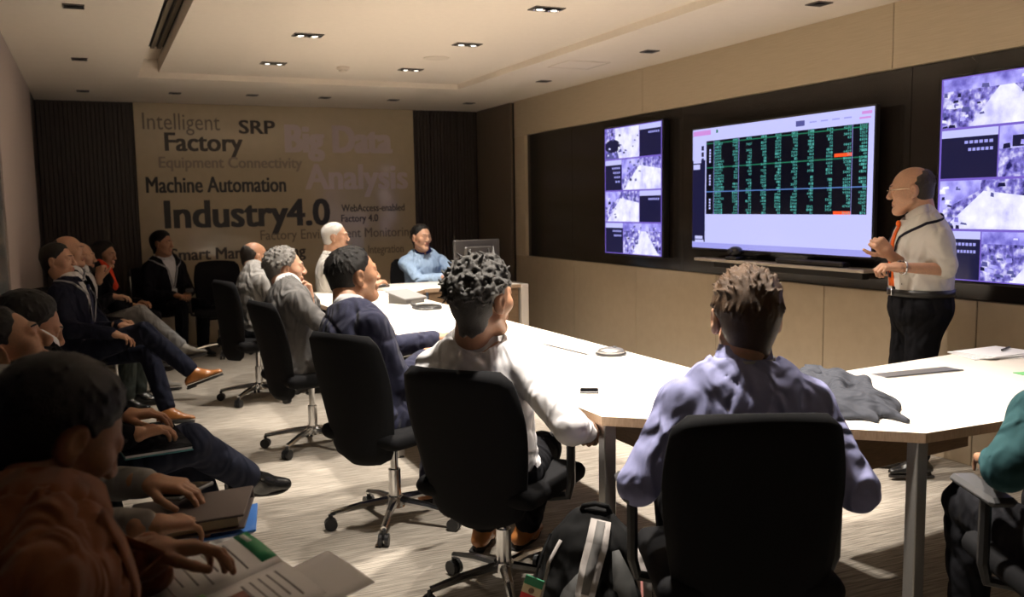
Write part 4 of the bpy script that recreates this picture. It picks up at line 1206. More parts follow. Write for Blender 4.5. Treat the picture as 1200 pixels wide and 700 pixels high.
# ------------------------------------------------------------------ the people, each where the photo has them
C_NAVY = fabric('navy_suiting', (.030, .032, .060), sheen=.1); C_GREY = fabric('grey_suiting', (.15, .145, .14)); C_BLK = fabric('black_suiting', (.008, .008, .010))
C_DNAVY = fabric('dark_navy_suiting', (.014, .016, .030)); C_WHITE = fabric('white_shirting', (.74, .73, .74), bump=.15); C_CREAM = fabric('cream_white_shirting', (.66, .63, .58), bump=.15)
C_LILAC = fabric('lilac_blue_shirting', (.27, .28, .47), bump=.15); C_LTBLUE = fabric('light_blue_jacket_cloth', (.36, .50, .70), bump=.2); C_TEAL = fabric('teal_knit', (.035, .095, .105))
C_BROWN = fabric('rust_brown_wool', (.23, .085, .035), scale=(160, 160, 160), bump=.5, sheen=.2); C_LGREY = fabric('light_grey_jersey', (.30, .29, .275)); C_STONE = fabric('stone_trousers', (.42, .40, .37))
C_GREYT = fabric('mid_grey_trousers', (.20, .195, .19)); C_GRN = fabric('dark_green_grey_trousers', (.045, .055, .05)); C_NAVT = fabric('navy_trousers', (.022, .025, .042)); C_BLUECOL = fabric('navy_collar', (.03, .04, .16))
C_RED = fabric('red_scarf', (.75, .07, .03)); C_ORANGE = fabric('orange_tie_silk', (.85, .15, .02), rough=.5); C_TIEB = fabric('navy_tie_silk', (.025, .03, .07), rough=.5); C_PALE = fabric('pale_grey_shirting', (.42, .41, .41), bump=.15)
C_TANSHOE = plain('tan_leather', (.42, .16, .045), rough=.28, coat=.3); C_BLKSHOE = plain('black_leather', (.012, .012, .012), rough=.25, coat=.3); C_GREYSHOE = plain('grey_suede', (.22, .20, .17), rough=.6)
C_LANY = fabric('dark_lanyard', (.02, .02, .03)); C_LANYW = fabric('pale_lanyard', (.42, .42, .44)); C_BADGE = plain('white_badge', (.75, .75, .74), rough=.4)

P1 = person('person seated in front, seen from behind, brown hair and lilac-blue shirt', (1.605, 2.06), 26, head=(24, 2, 0), headpos=(1.640, 2.110, 1.125), hs=1.06, lean=4, s=1.03, girth=1.04, hands=((1.90, 2.16, .67), (1.60, 2.40, .67)), elpos=((1.80, 1.84, .69), (1.30, 2.12, .70)),
            top='shirt', top_mat=C_LILAC, trousers=C_BLK, shoes=C_BLKSHOE, sk=SK_L, hair=('spiky', H_BRN), rh=.0032, rc=.0065, seed=1, wr=.0065)
P2 = person('person with curly black-grey hair and white shirt, turned towards the screens', (1.26, 3.06), 44, head=(64, 4, 0), headpos=(1.178, 2.912, 1.132), hs=1.05, lean=-14, side=-2, s=1.02, girth=1.03, hands=((1.50, 2.78, .68), (1.50, 3.42, .78)), elpos=((1.36, 2.62, .74), None),
            top='shirt', top_mat=C_WHITE, trousers=C_BLK, shoes=C_TANSHOE, sk=SK_M, hair=('curly', H_SALT), rh=.003, rc=.0065, seed=2, wr=.007, feet=((1.62, 3.55, .085), (1.45, 3.62, .085)), curl=('fist', 'relaxed'))
P3 = person('person in navy suit with short black hair holding a phone at the table', (1.10, 4.10), 75, head=(80, 8, 0), headpos=(1.090, 4.272, 1.135), hs=1.06, lean=-4, side=-15, s=1.03, girth=1.12, hands=((1.50, 4.28, .80), (1.55, 4.47, .79)), elpos=((1.20, 3.96, .68), None), hnrm=((-.2, 0, 1), None), curl=('hold', 'relaxed'),
            top='jacket', top_mat=C_NAVY, shirt=C_PALE, trousers=C_NAVY, shoes=C_TANSHOE, sk=SK_M, hair=('short', H_BLACK), rh=.0034, rc=.006, seed=3, jaw=1.08, tie=C_TIEB, wr=.0065)
P4 = person('person in grey suit with wavy grey hair, one hand raised to the mouth', (1.045, 5.66), 80, head=(93, 4, 0), headpos=(1.062, 5.813, 1.080), hs=1.04, lean=2, side=-8, hands=((1.36, 5.60, .70), (1.20, 5.80, .90)), hdir=(None, (-.12, -.02, 1)), hnrm=(None, (.9, .3, .1)), curl=('relaxed', 'hold'), elbow=((.3, -.8, -.5), (.5, .4, -1)),
            top='jacket', top_mat=C_GREY, shirt=C_WHITE, trousers=C_GREY, shoes=C_BLKSHOE, sk=SK_L, hair=('wavy', H_GREY), rh=.004, rc=.006, seed=4, wr=.0035)
P5 = person('balding person in grey shirt behind the grey haired man', (1.12, 7.36), 75, head=(74, 2, 0), headpos=(1.140, 7.49, 1.075), side=-5, top='shirt', top_mat=C_LGREY, trousers=C_BLK, shoes=C_BLKSHOE, sk=SK_M, hair=('ring', H_DKB), rh=.0048, rc=.0065, seed=5, wr=.003)
P6 = person('white haired person in white shirt at the far corner of the table', (1.86, 8.06), 104, head=(112, 2, 0), headpos=(1.905, 8.042, 1.200), zh=.545, hands=((2.18, 7.86, .79), (2.20, 8.10, .79)), top='shirt', top_mat=C_CREAM, trousers=C_BLK, shoes=C_BLKSHOE, sk=SK_L, hair=('short', H_WHITE), rh=.0046, rc=.010, seed=6, wr=.006)
P7 = person('person in light blue jacket with dark collar behind the far table', (2.97, 8.88), 188, head=(163, 0, 0), headpos=(2.93, 8.80, 1.150), s=1.05, hands=((3.06, 8.47, .785), (3.17, 8.45, .785)), hdir=((.9, -.1, 0), (-.7, -.3, 0)), elbow=((-.8, 0, -.6), (.8, 0, -.6)), top='shirt', top_mat=C_LTBLUE, inner=C_BLUECOL,
            trousers=C_BLK, shoes=C_BLKSHOE, sk=SK_L, hair=('short', H_BLACK), rh=.0046, rc=.009, seed=7, wr=.008)
P8 = person('person at the right edge, teal sleeve and black trousers', (2.37, 1.58), 24, head=(20, 0, 0), hands=((2.70, 1.90, .72), (2.28, 1.84, .72)), elpos=(None, (2.05, 1.60, .78)), top='shirt', top_mat=C_TEAL, trousers=C_BLK, shoes=C_BLKSHOE, sk=SK_M, hair=('short', H_DKB), rh=.006, rc=.007, seed=8, wr=.008)
P9 = person('standing presenter in white short sleeved shirt and orange tie by the display', (3.93, 3.62), -66, head=(-44, -4, 0), headpos=(3.90, 3.672, 1.492), hs=1.03, zh=.885, s=.97, girth=1.14, stand=True, lean=0, hands=((3.68, 3.60, 1.180), (3.60, 3.50, 1.120)), elpos=(None, (3.89, 3.425, 1.10)), elbow=((.3, -.6, -1), (-.3, -.9, -.9)), hdir=((-.55, .1, .55), (-.85, .35, .05)), hnrm=((-.4, -.75, .2), (.1, -.25, 1)), curl=('fist', 'clasp'),
            top='short', top_mat=C_CREAM, trousers=C_BLK, shoes=C_BLKSHOE, sk=SK_L, hair=('ring', hairmat('hair_grey_brown', (.05, .04, .032))), rh=.0034, rc=.007, seed=9, tie=C_ORANGE, lanyard=(C_LANY, None), jaw=1.06, wr=.006)
L1 = person('person in the near left foreground in rust brown coat reading a brochure', (-.15, 1.55), 84, head=(66, -30, 0), headpos=(-.075, 1.715, 1.075), lean=8, side=-14, hands=((.03, 1.42, .80), (.055, 1.76, .845)), hdir=((.85, .35, .05), (.93, -.05, -.05)), hnrm=(None, (.0, .25, 1)), curl=('hold', 'relaxed'),
            top='coat', top_mat=C_BROWN, shirt=C_BLK, trousers=C_BLK, shoes=C_BLKSHOE, sk=SK_T, hair=('full', H_BLACK), rh=.0034, rc=.0065, seed=10, s=1.0, wr=.011)
L2 = person('person in light grey jersey leaning back, hands on a brown folder', (-.18, 2.66), 88, head=(86, 24, 0), headpos=(-.238, 2.88, 1.075), lean=-8, side=-16, hands=((.08, 2.25, .735), (.09, 2.47, .775)), hdir=((.9, .25, -.1), (.9, -.45, -.1)), top='shirt', top_mat=C_LGREY, trousers=C_STONE, shoes=C_BLKSHOE, sk=SK_M, hair=('short', H_BLACK), rh=.0036, rc=.008, seed=11, wr=.008)
L3 = person('person with black hair looking down, hands on a notebook, navy trousers crossed', (-.19, 3.57), 88, head=(84, -16, 0), headpos=(-.225, 3.66, 1.045), lean=-4, side=-8, hands=((.07, 3.16, .745), (.06, 3.34, .775)), hdir=((.9, .3, .1), (.95, -.2, .05)), knees=((.26, 3.36, .655), (.28, 3.58, .50)), feet=((.49, 3.58, .44), (.40, 3.50, .085)), fdir=((.85, .10, -.1), (1, 0, 0)),
            top='jacket', top_mat=C_BLK, shirt=C_WHITE, trousers=C_NAVT, shoes=C_BLKSHOE, sk=SK_M, hair=('full', H_BLACK), rh=.0036, rc=.009, seed=12)
L4 = person('person in dark navy suit and tie, tan shoes, legs crossed', (-.17, 6.92), 112, head=(112, 4, 0), headpos=(-.225, 7.11, 1.118), side=-16, lean=-4, hands=((.08, 6.60, .665), (.13, 6.74, .70)), hdir=((.85, -.3, -.25), (.8, -.4, -.1)), knees=((.27, 6.62, .66), (.30, 6.82, .50)), feet=((.56, 6.50, .38), (.40, 6.64, .085)), fdir=((.9, -.15, .30), (.95, -.2, 0)),
            top='jacket', top_mat=C_DNAVY, shirt=C_WHITE, trousers=C_DNAVY, shoes=C_TANSHOE, sk=SK_L, hair=('short', H_BLACK), rh=.0044, rc=.010, seed=13, tie=C_TIEB, lanyard=(C_LANYW, C_BADGE))
L5 = person('bald person partly hidden behind the man in dark navy', (-.17, 7.56), 112, head=(106, 6, 0), headpos=(-.165, 7.72, 1.155), side=-5, top='jacket', top_mat=C_BLK, shirt=C_WHITE, trousers=C_GRN, shoes=C_BLKSHOE, sk=SK_L, hair=('ring', H_DKB), rh=.0048, rc=.011, seed=14)
L6 = person('bearded person in open black jacket and white shirt, grey trousers crossed', (-.12, 8.10), 116, head=(104, 0, 0), headpos=(-.098, 8.14, 1.092), hands=((.10, 7.86, .80), (.03, 8.10, .93)), hdir=((.9, .1, 0), (.1, .1, 1)), curl=('relaxed', 'fist'), knees=((.30, 7.86, .66), (.32, 8.15, .50)), feet=((.62, 7.66, .36), (.42, 8.05, .085)), fdir=((.85, -.2, .1), (1, 0, 0)), elbow=(None, (.2, .5, -1)),
            top='jacket', top_mat=C_BLK, shirt=C_WHITE, trousers=C_GREYT, shoes=C_GREYSHOE, sk=SK_L, hair=('thin', H_DKB), rh=.0048, rc=.010, seed=15, beard=H_DKB)
L7 = person('woman with long black hair, black suit and red scarf', (.03, 9.10), 110, head=(122, -4, 0), headpos=(.085, 9.14, 1.065), s=.95, top='jacket', top_mat=C_BLK, shirt=C_RED, trousers=C_BLK, shoes=C_BLKSHOE, sk=SK_M, hair=('long', H_BLACK), rh=.005, rc=.011, seed=16, jaw=.92)
S = Sdf(.02)
for k in range(10):
    a = 2*PI*k/10; S.ball(L7['N']+vv(.062*math.cos(a), .058*math.sin(a)+.012, -.012*math.sin(a)), .030)
S.cone(L7['N']+vv(.01, .085, -.03), L7['N']+vv(.02, .125, -.17), .036, .044); S.cut(wrinkle(3, .004, 1.6))
v, q = S.mesh(.008); fastmesh('scarf', [(v, q, 0)], [C_RED], L7['root'], 'red scarf')
L8 = person('person in black suit with white badge against the back wall', (.64, 10.10), 150, head=(124, 0, 0), headpos=(.628, 10.02, 1.122), hands=((.70, 9.74, .63), (.82, 9.78, .63)), curl=('clasp', 'clasp'), hdir=((.6, -.4, -.1), (-.1, -1, -.1)), top='jacket', top_mat=C_BLK, shirt=C_WHITE, trousers=C_BLK, shoes=C_BLKSHOE, sk=SK_M, hair=('full', H_BLACK), rh=.005, rc=.011, seed=17, lanyard=(C_LANYW, C_BADGE))
for (x, y, h, lb) in ((-.17, 1.55, 84, 'dark visitor chair under the person in rust brown coat'), (-.19, 2.66, 88, 'dark visitor chair under the person in light grey jersey'), (-.19, 3.57, 88, 'dark visitor chair under the person looking down'), (-.17, 6.92, 112, 'dark visitor chair under the man in dark navy suit'),
                      (-.17, 7.56, 112, 'dark visitor chair under the bald person'), (-.12, 8.10, 116, 'dark visitor chair under the bearded person'), (.02, 9.1, 110, 'dark visitor chair under the woman with the red scarf'), (.63, 10.13, 150, 'dark visitor chair against the back wall under the person with badge')):
    vchair(x, y, h, lb)

# presenter: glasses, watch, belt
M_gold = plain('pale_gold_wire', (.75, .66, .50), rough=.25, metal=1)
g = G(); tw = lambda p: tuple(P9['toW'](np.array([p], float))[0])
for sd in (-1, 1):
    g.tube([tw((sd*.033+.024*math.cos(2*PI*k/16), .108-.006*abs(math.cos(2*PI*k/16)), .008+.018*math.sin(2*PI*k/16))) for k in range(16)], .0016, 6, True)
    g.tube([tw((sd*.057, .103, .014)), tw((sd*.078, .06, .016)), tw((sd*.084, -.004, .014)), tw((sd*.083, -.02, .0))], .0018, 6)
g.tube([tw((-.010, .110, .012)), tw((0, .118, .015)), tw((.010, .110, .012))], .0016, 6)
gl = g.make('glasses', M_gold, P9['root'], True)
def wristband(P, sd, r, mat, face=None, k=.90):
    e, w = P['el'][sd], P['wr'][sd]; d = _n(w-e); c = e+(w-e)*k; x = np.cross(d, vv(0, 0, 1)); x = _n(x); z = np.cross(x, d)
    g = G(); g.tube([tuple(c+(x*math.cos(2*PI*i/18)+z*math.sin(2*PI*i/18))*r) for i in range(18)], .0055, 6, True); o = g.make('watch' if face else 'bracelet', mat, P['root'], True)
    if face:
        n = x*sd*-.9+z*.45; n = _n(n); g = G(); g.cyl(tuple(c+n*(r-.002)), tuple(c+n*(r+.010)), .020, .018, 18); g.make('watch_face', face, o)
wristband(P9, -1, .033, M_chrome, plain('watch_dial', (.10, .10, .10), rough=.2), .93)
wristband(P2, 1, .036, plain('wooden_beads', (.20, .12, .08), rough=.5), None, .97)
S = Sdf(.02); Hc = P9['Hc']
pts = []; nr = []
for k in range(41):
    a = 2*PI*k/40+.02; d = vv(math.cos(a), math.sin(a), 0); pts.append(P9['JT'].trace(Hc+vv(0, 0, .104)+d*.45, -d, .5)+d*.001-vv(0, 0, .016)); nr.append(d)
V, Fq = strip(pts, nr, .036, .006); bl = meshobj('belt', V, Fq, plain('black_belt_leather', (.012, .011, .010), rough=.4), P9['root'], True)
bk = pts[10]
g = G(); g.box(tuple(bk+vv(0, .006, 0)), (.045, .008, .034), .003); g.make('buckle', M_chrome, bl)
# grey band with woven text round the neck of the man in front
uN = _n(P1['hc']-P1['N'])
pts = []; nr = []
for k in range(15):
    a = -PI/2+PI*1.15*(k-7)/14; d = vv(math.cos(a), math.sin(a), 0); pts.append(P1['N']+uN*.016+d*.0815); nr.append(d)
V, Fq = strip(pts, nr, .016, .002); lo_ = meshobj('lanyard', V, Fq, C_LANYW, P1['root'], True)
for k in (4, 5, 8, 9, 10):
    V, Fq = strip([p+n*.0016 for p, n in zip(pts[k:k+2], nr[k:k+2])], nr[k:k+2], .008, .001); meshobj('woven_mark', V, Fq, C_LANY, lo_)
# ------------------------------------------------------------------ things on the table
M_dev = plain('dark_device_plastic', (.035, .034, .035), rough=.4); M_grey = plain('mid_grey_plastic', (.16, .155, .15), rough=.5)
M_silver = plain('satin_silver', (.45, .45, .46), rough=.3, metal=.8); M_paper = plain('white_paper', (.78, .78, .80), rough=.8, spec=.2, var=.01); M_screen = plain('black_glass', (.006, .006, .007), rough=.08)
r = empty('conference_microphone', (2.215, 3.86, TZ), 0, 'oval silver and black table microphone near the cable slot', 'microphone')
g = G(); g.lathe([(.070, 0), (.074, .008), (.070, .014)], (0, 0, 0), 28); g.make('base', M_dev, r, True)
g = G(); g.lathe([(.070, .014), (.055, .028), (.030, .034), (.004, .035)], (0, 0, 0), 28); g.make('dome', M_silver, r, True)
g = G(); g.ball((.02, .0, .036), (.012, .012, .005), 6); g.make('button', M_dev, r, True)
r = empty('smartphone', (1.695, 3.12, TZ), -.5, 'black phone lying flat near the table corner', 'phone')
g = G(); g.box((0, 0, .004), (.072, .075, .008), .002); g.make('case', M_dev, r)
g = G(); g.box((0, 0, .0083), (.064, .067, .001), 0); g.make('glass', M_screen, r)
r = empty('tablet_dock', (2.12, 6.75, TZ), .5, 'grey wedge shaped desk device on the long table', 'device')
g = G(); g.raw([(-.10, -.09, 0), (.10, -.09, 0), (.10, .09, 0), (-.10, .09, 0), (-.10, -.09, .03), (.10, -.09, .03), (.10, .09, .075), (-.10, .09, .075)], [(3, 2, 1, 0), (4, 5, 6, 7), (0, 1, 5, 4), (1, 2, 6, 5), (2, 3, 7, 6), (3, 0, 4, 7)]); g.make('body', M_grey, r)
g = G(); g.raw([(-.12, -.10, .034), (.12, -.10, .034), (.12, .11, .085), (-.12, .11, .085), (-.12, -.10, .042), (.12, -.10, .042), (.12, .11, .093), (-.12, .11, .093)], [(3, 2, 1, 0), (4, 5, 6, 7), (0, 1, 5, 4), (1, 2, 6, 5), (2, 3, 7, 6), (3, 0, 4, 7)]); g.make('top_plate', plain('light_grey_plastic', (.24, .235, .23), rough=.5), r)
r = empty('cable_loop', (2.12, 6.28, TZ), 0, 'coiled dark cable ring beside the grey desk device', 'cable')
g = G(); g.tube([(.095*math.cos(2*PI*k/28), .13*math.sin(2*PI*k/28), .008+.002*math.sin(k)) for k in range(28)], .008, 6, True); g.tube([(.086*math.cos(2*PI*k/28)+.01, .118*math.sin(2*PI*k/28), .018) for k in range(28)], .006, 6, True); g.tube([(-.02, .12, .01), (-.04, .22, .01), (.0, .36, .01)], .006, 6); g.make('cable', M_dev, r, True)
g = G(); g.box((-.035, .20, .012), (.03, .05, .02), .005); g.make('plug', M_dev, r)
r = empty('pen_case', (2.33, 8.17, TZ), .6, 'slim black case on the far table corner', 'case')
g = G(); g.box((0, 0, .012), (.20, .06, .022), .009); g.make('body', M_dev, r); g = G(); g.box((0, 0, .023), (.19, .004, .003)); g.make('zip', M_grey, r)
# phone in the hands of the man in navy
r = empty('held_phone', (1.665, 4.40, .815), -.6, 'black phone held by the man in navy', 'phone')
g = G(); g.box((0, 0, 0), (.075, .15, .009), .003, Matrix.Rotation(.25, 3, 'X')); g.make('case', M_dev, r)
g = G(); g.box((0, -.001, .0052), (.066, .136, .001), 0, Matrix.Rotation(.25, 3, 'X')); g.make('glass', M_screen, r)
# monitor on the far table, its back to the viewer
r = empty('monitor', (3.28, 8.22, TZ), math.radians(10), 'dark monitor seen from behind on the far table', 'monitor')
M_mon = plain('monitor_back_grey', (.085, .078, .072), rough=.45)
g = G(); g.box((0, 0, .245), (.50, .028, .31), .008); g.make('display_panel', M_mon, r)
g = G(); g.box((0, -.028, .24), (.30, .04, .20), .014); g.make('rear_cover', M_mon, r)
g = G(); g.box((0, -.03, .09), (.06, .02, .18), .005); g.make('stand_neck', M_dev, r)
g = G(); g.box((0, .0, .007), (.24, .18, .014), .005); g.make('stand_base', M_dev, r)
g = G(); g.box((0, .0155, .25), (.47, .003, .275)); g.make('screen', emit('monitor_glow', (.55, .65, 1), .8), r)
# folded jacket on the table
S = Sdf(.03)
S.ell((2.36, 2.50, .750), (.25, .19, .030), rotz(.85)); S.ell((2.48, 2.70, .770), (.15, .12, .045), rotz(.5)); S.ell((2.34, 2.42, .762), (.16, .08, .040), rotz(.3))
for a, b, ra, rb in (((2.20, 2.50, .772), (2.46, 2.80, .795), .020, .026), ((2.26, 2.42, .776), (2.54, 2.72, .800), .022, .022), ((2.34, 2.36, .772), (2.58, 2.62, .785), .018, .022), ((2.18, 2.60, .765), (2.34, 2.78, .775), .018, .018),
                     ((2.36, 2.36, .762), (2.34, 2.19, .747), .028, .010), ((2.30, 2.34, .758), (2.26, 2.24, .748), .024, .010), ((2.48, 2.76, .795), (2.58, 2.86, .797), .026, .016)): S.cone(a, b, ra, rb, k=.03)
S.cut(wrinkle(21, .004, 1.2)); S.cut(lambda X, Y, Z, Fd: np.maximum(Fd, f4(TZ+.0015)-Z))
v, q = S.mesh(.006); o = empty('folded_jacket', (2.37, 2.5, TZ), 0, 'crumpled dark grey jacket lying on the table beside the man in lilac-blue', 'jacket')
C_JK = fabric('slate_jacket_cloth', (.050, .053, .064)); fastmesh('cloth', [(v-vv(2.37, 2.5, TZ), q, 0)], [C_JK], o)
V, Fq = strip([vv(.06, .20, .070), vv(.10, .28, .078), vv(.15, .34, .074), vv(.21, .36, .050)], [vv(-.3, -.2, 1)]*4, [.03, .055, .055, .03], .006); meshobj('collar', V, Fq, C_JK, o, True)
# papers, pen and green card at the far right of the table
r = empty('paper_stack', (3.72, 2.99, TZ), -.1, 'loose stack of white papers at the right end of the table', 'papers')
for k in range(4):
    g = G(); g.box((.01*k-.02, .012*(k % 2), .0025+.004*k), (.30, .21, .003), 0, Matrix.Rotation(.12*k-.2, 3, 'Z')); g.make('sheet', M_paper, r)
r = empty('pen', (3.80, 3.00, TZ+.019), .4, 'dark pen lying on the white papers', 'pen')
g = G(); g.cyl((-.06, 0, .005), (.055, 0, .005), .005, .005, 10); g.make('barrel', M_dev, r); g = G(); g.cyl((.055, 0, .005), (.07, 0, .005), .0045, .001, 10); g.make('tip', M_chrome, r)
r = empty('green_card', (3.46, 2.58, TZ), -.2, 'small green card on the right arm of the table', 'card')
g = G(); g.box((0, 0, .002), (.15, .10, .003)); g.make('card', plain('green_print', (.18, .55, .20), rough=.6), r); g = G(); g.box((0, 0, .0038), (.10, .02, .0006)); g.make('pale_band', M_paper, r)

# ------------------------------------------------------------------ things in the hands of the left row
def page(parent, name, mat, pts, th=.0015):
    V = [tuple(p) for p in pts]+[(p[0], p[1], p[2]-th) for p in pts]
    return meshobj(name, V, [(0, 1, 2, 3), (7, 6, 5, 4)]+[(i, i+4, (i+1) % 4+4, (i+1) % 4) for i in range(4)], mat, parent)
M_green = plain('brochure_green', (.02, .34, .14), rough=.5); M_green2 = plain('brochure_light_green', (.25, .50, .18), rough=.5); M_photo = plain('brochure_photo', (.25, .09, .07), rough=.5, var=.8, scale=120); M_txt = plain('brochure_grey_text', (.32, .32, .34), rough=.6); M_bluep = plain('brochure_blue', (.05, .10, .26), rough=.5)
BO = Vector((.145, 1.70, .765)); r = empty('brochure', BO, 0, 'open white brochure with green bands in the hands of the person in rust brown', 'brochure')
# two leaves meeting at a fold; a point (s, t): s across from the fold, t along it
ax = Vector((.18, -.98, .03)).normalized(); ay = Vector((.95, .18, .22)).normalized(); up = ax.cross(ay)
if up.z < 0: up = -up
def bp(s, t, lift=0):
    k = abs(s)*.10-.35*s*s if s < 0 else s*.06-.28*s*s
    return ax*s+ay*t+up*(k+lift)
def leaf(name, mat, s0, s1, t0, t1, lift=0, n=6, th=.0012):
    V = []; F = []
    for l in (lift, lift-th):
        for i in range(n+1):
            s = s0+(s1-s0)*i/n; V += [bp(s, t0, l), bp(s, t1, l)]
    m = 2*(n+1)
    for i in range(n):
        a = 2*i; F += [(a, a+2, a+3, a+1), (m+a, m+a+1, m+a+3, m+a+2), (a, m+a, m+a+2, a+2), (a+1, a+3, m+a+3, m+a+1)]
    F += [(0, 1, m+1, m), (2*n, m+2*n, m+2*n+1, 2*n+1)]
    return meshobj(name, [tuple(p) for p in V], F, mat, r, True)
leaf('left_page', M_paper, -.20, 0, -.15, .15); leaf('right_page', M_paper, 0, .20, -.15, .15); leaf('rear_page', M_paper, .02, .22, -.08, .23, -.012)
leaf('green_band', M_green, -.20, -.03, .120, .1495, .0008, 4); leaf('green_band', M_green2, -.012, .05, -.15, .0, .0008, 2)
leaf('photo', M_photo, .05, .10, .0, .055, .0008, 2); leaf('title_mark', M_paper, -.19, -.14, .130, .140, .0014, 1); leaf('blue_title', M_bluep, .02, .10, -.12, -.105, .0008, 2)
for k in range(7): leaf('text_line', M_txt, -.18, -.03-.02*(k % 3), .09-.022*k, .094-.022*k, .0006, 2, .0003)
for k in range(5): leaf('text_line', M_txt, .03, .17-.02*(k % 2), .12-.016*k, .1235-.016*k, .0006, 2, .0003)
M_fold = plain('brown_leather_folder', (.085, .062, .052), rough=.55); M_page = plain('page_block', (.60, .52, .36), rough=.8); M_blu = plain('bright_blue_sheet', (.08, .26, .75), rough=.5)
r = empty('leather_folder', (.17, 2.38, .70), math.radians(-14), 'brown leather folder on the lap of the person in light grey', 'folder')
R = Matrix.Rotation(-.10, 3, 'Y')
g = G(); g.box((0, 0, .020), (.30, .235, .006), .002, R); g.make('front_cover', M_fold, r)
g = G(); g.box((0, 0, -.010), (.30, .235, .006), .002, R); g.make('back_cover', M_fold, r)
g = G(); g.box((-.004, 0, .005), (.28, .222, .022), .001, R); g.make('pages', M_page, r)
g = G(); g.box((.0, .117, .005), (.30, .008, .036), .003, R); g.make('spine', M_fold, r)
r = empty('blue_booklet', (.19, 2.37, .675), math.radians(-10), 'bright blue booklet under the brown leather folder', 'booklet')
g = G(); g.box((0, 0, 0), (.29, .21, .006), .001, R); g.make('cover', M_blu, r); g = G(); g.box((0, 0, -.005), (.28, .20, .004), 0, R); g.make('pages', M_paper, r)
r = empty('phone_on_folder', (.175, 2.45, .748), math.radians(-40), 'dark grey phone under the left hand on the brown folder', 'phone')
g = G(); g.box((0, 0, 0), (.072, .145, .009), .003, R); g.make('case', M_grey, r); g = G(); g.box((0, 0, .0052), (.064, .130, .001), 0, R); g.make('glass', M_screen, r)
r = empty('notebook', (.13, 3.28, .70), math.radians(10), 'thin notebook with pale and teal edges under the hands of the person looking down', 'notebook')
R = Matrix.Rotation(.12, 3, 'X')
g = G(); g.box((0, 0, .008), (.21, .28, .003), 0, R); g.make('cover', C_BLK, r); g = G(); g.box((0, 0, .002), (.205, .275, .008), 0, R); g.make('pages', M_paper, r)
g = G(); g.box((0, 0, -.005), (.21, .28, .003), 0, R); g.make('back_cover', plain('teal_cover', (.06, .22, .25), rough=.5), r)

# ------------------------------------------------------------------ backpack on the floor
r = empty('backpack', (1.365, 2.50, 0), math.radians(-28), 'grey and black backpack leaning by the table leg, flag tag hanging', 'backpack')
r.scale = (1.06, 1.06, 1.07)
C_BG = fabric('backpack_grey', (.085, .085, .082), bump=.4); C_BB = fabric('backpack_black', (.010, .010, .010)); C_BL = fabric('backpack_pale_strap', (.36, .33, .31)); C_BM = fabric('strap_grey_stripe', (.14, .135, .13)); C_PK = fabric('pink_piping', (.45, .20, .18))
S = Sdf(.05); S.loft([(vv(0, 0, .07), .155, .10, vv(1, 0, 0), vv(0, 1, 0)), (vv(0, 0, .22), .165, .115, vv(1, 0, 0), vv(0, 1, 0)), (vv(0, .015, .36), .125, .085, vv(1, 0, 0), vv(0, 1, 0)), (vv(0, .03, .43), .07, .05, vv(1, 0, 0), vv(0, 1, 0))], k=.05)
S.cut(wrinkle(31, .006)); S.cut(lambda X, Y, Z, Fd: np.maximum(Fd, f4(.004)-Z))
v, q = S.mesh(.008); fastmesh('main_bag', [(v, q, 0)], [C_BB], r)
fr_ = lambda x, z: S.trace(vv(x, -.4, z), vv(0, 1, 0), .6)
def band(name, path, w, mat, th=.010, lift=0):
    pts = [fr_(x, z)-vv(0, lift, 0) for x, z in path]; V, Fq = strip(pts, [vv(x*2.5, -1, .35) for x, z in path], w, th); return meshobj(name, V, Fq, mat, r, True)
band('front_panel', [(-.02, .33), (-.055, .27), (-.075, .2), (-.085, .12), (-.085, .04)], [.02, .06, .09, .105, .11], C_BG, .008)
band('front_panel', [(.065, .38), (.085, .30), (.095, .22), (.10, .13), (.10, .04)], [.02, .06, .085, .085, .07], C_BG, .008)
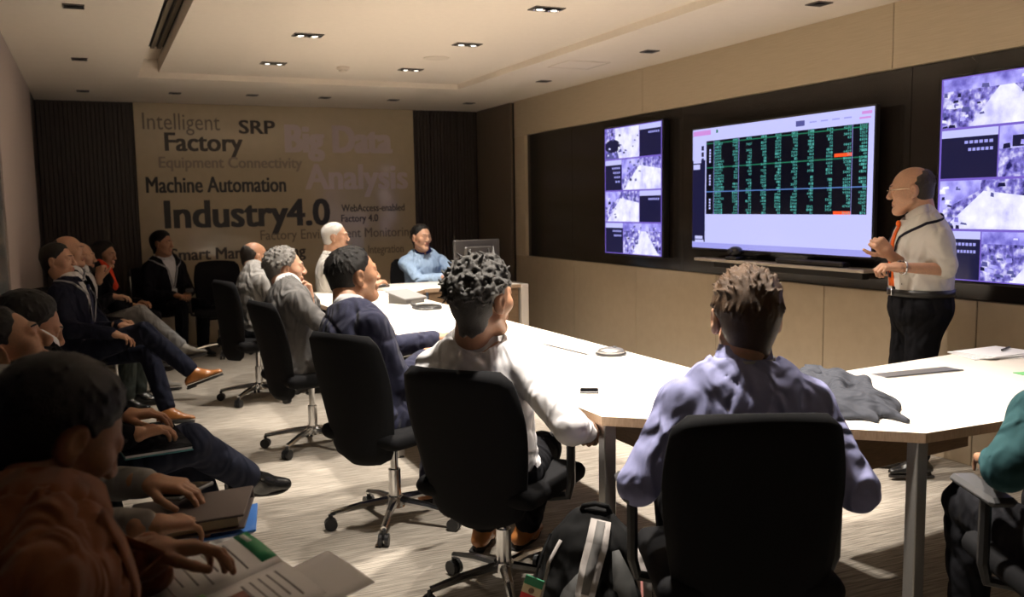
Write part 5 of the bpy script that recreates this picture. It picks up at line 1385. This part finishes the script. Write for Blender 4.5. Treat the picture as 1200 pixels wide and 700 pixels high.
st = band('shoulder_strap', [(.025, .455), (.012, .40), (-.005, .34), (-.022, .27), (-.028, .225)], [.062, .064, .062, .056, .045], C_BL, .016, .004)
band('strap_stripe', [(.025, .452), (.012, .40), (-.005, .34), (-.022, .27)], [.026, .026, .026, .022], C_BM, .020, .004)
band('side_strap', [(.115, .37), (.145, .28), (.152, .18), (.150, .08)], [.03, .045, .042, .03], C_BL, .012)
band('side_piping', [(-.09, .40), (-.125, .33), (-.150, .22), (-.155, .08)], .010, C_BL, .008)
band('piping', [(.135, .30), (.140, .18), (.140, .08)], .007, C_PK, .016)
g = G(); g.tube([(-.035, .02, .455), (-.025, -.005, .488), (.01, -.01, .497), (.045, -.005, .487), (.055, .02, .455)], .008, 8); g.make('grab_handle', C_BB, r, True)
zp = fr_(-.035, .19); g = G(); g.box((zp[0], zp[1]-.012, zp[2]), (.014, .008, .05), .003); g.make('zip_pull', plain('red_rubber', (.40, .04, .06), rough=.5), r)
zp = fr_(-.03, .235); g = G(); g.box((zp[0], zp[1]-.010, zp[2]), (.012, .008, .03), .002); g.make('buckle', M_silver, r)
fx, fy, fz = -.175, -.085, .265
fo = None; Rf = Matrix.Rotation(.30, 3, 'Y') @ Matrix.Rotation(-.2, 3, 'Z')
for k, (nm, mt) in enumerate((('green', plain('flag_green', (.01, .16, .07), rough=.6)), ('cream', plain('flag_cream', (.55, .45, .28), rough=.6)), ('red', plain('flag_red', (.55, .02, .02), rough=.6)))):
    o = Rf @ Vector((0, 0, .026-.026*k)); g = G(); g.box((fx+o.x, fy+o.y, fz+o.z), (.056, .006, .026), .001, Rf); b = g.make('flag_stripe', mt, r, label='%s stripe of the flag tag' % nm)
o = Rf @ Vector((0, -.004, 0)); g = G(); g.ball((fx+o.x, fy+o.y, fz), (.009, .002, .009), 6); g.make('flag_emblem', plain('flag_emblem_brown', (.12, .07, .03), rough=.6), r)
g = G(); g.tube([(fx+.012, fy, fz+.04), (fx+.03, fy+.02, fz+.10), (fx+.055, fy+.05, fz+.15)], .004, 6); g.make('tag_cord', C_BB, r)
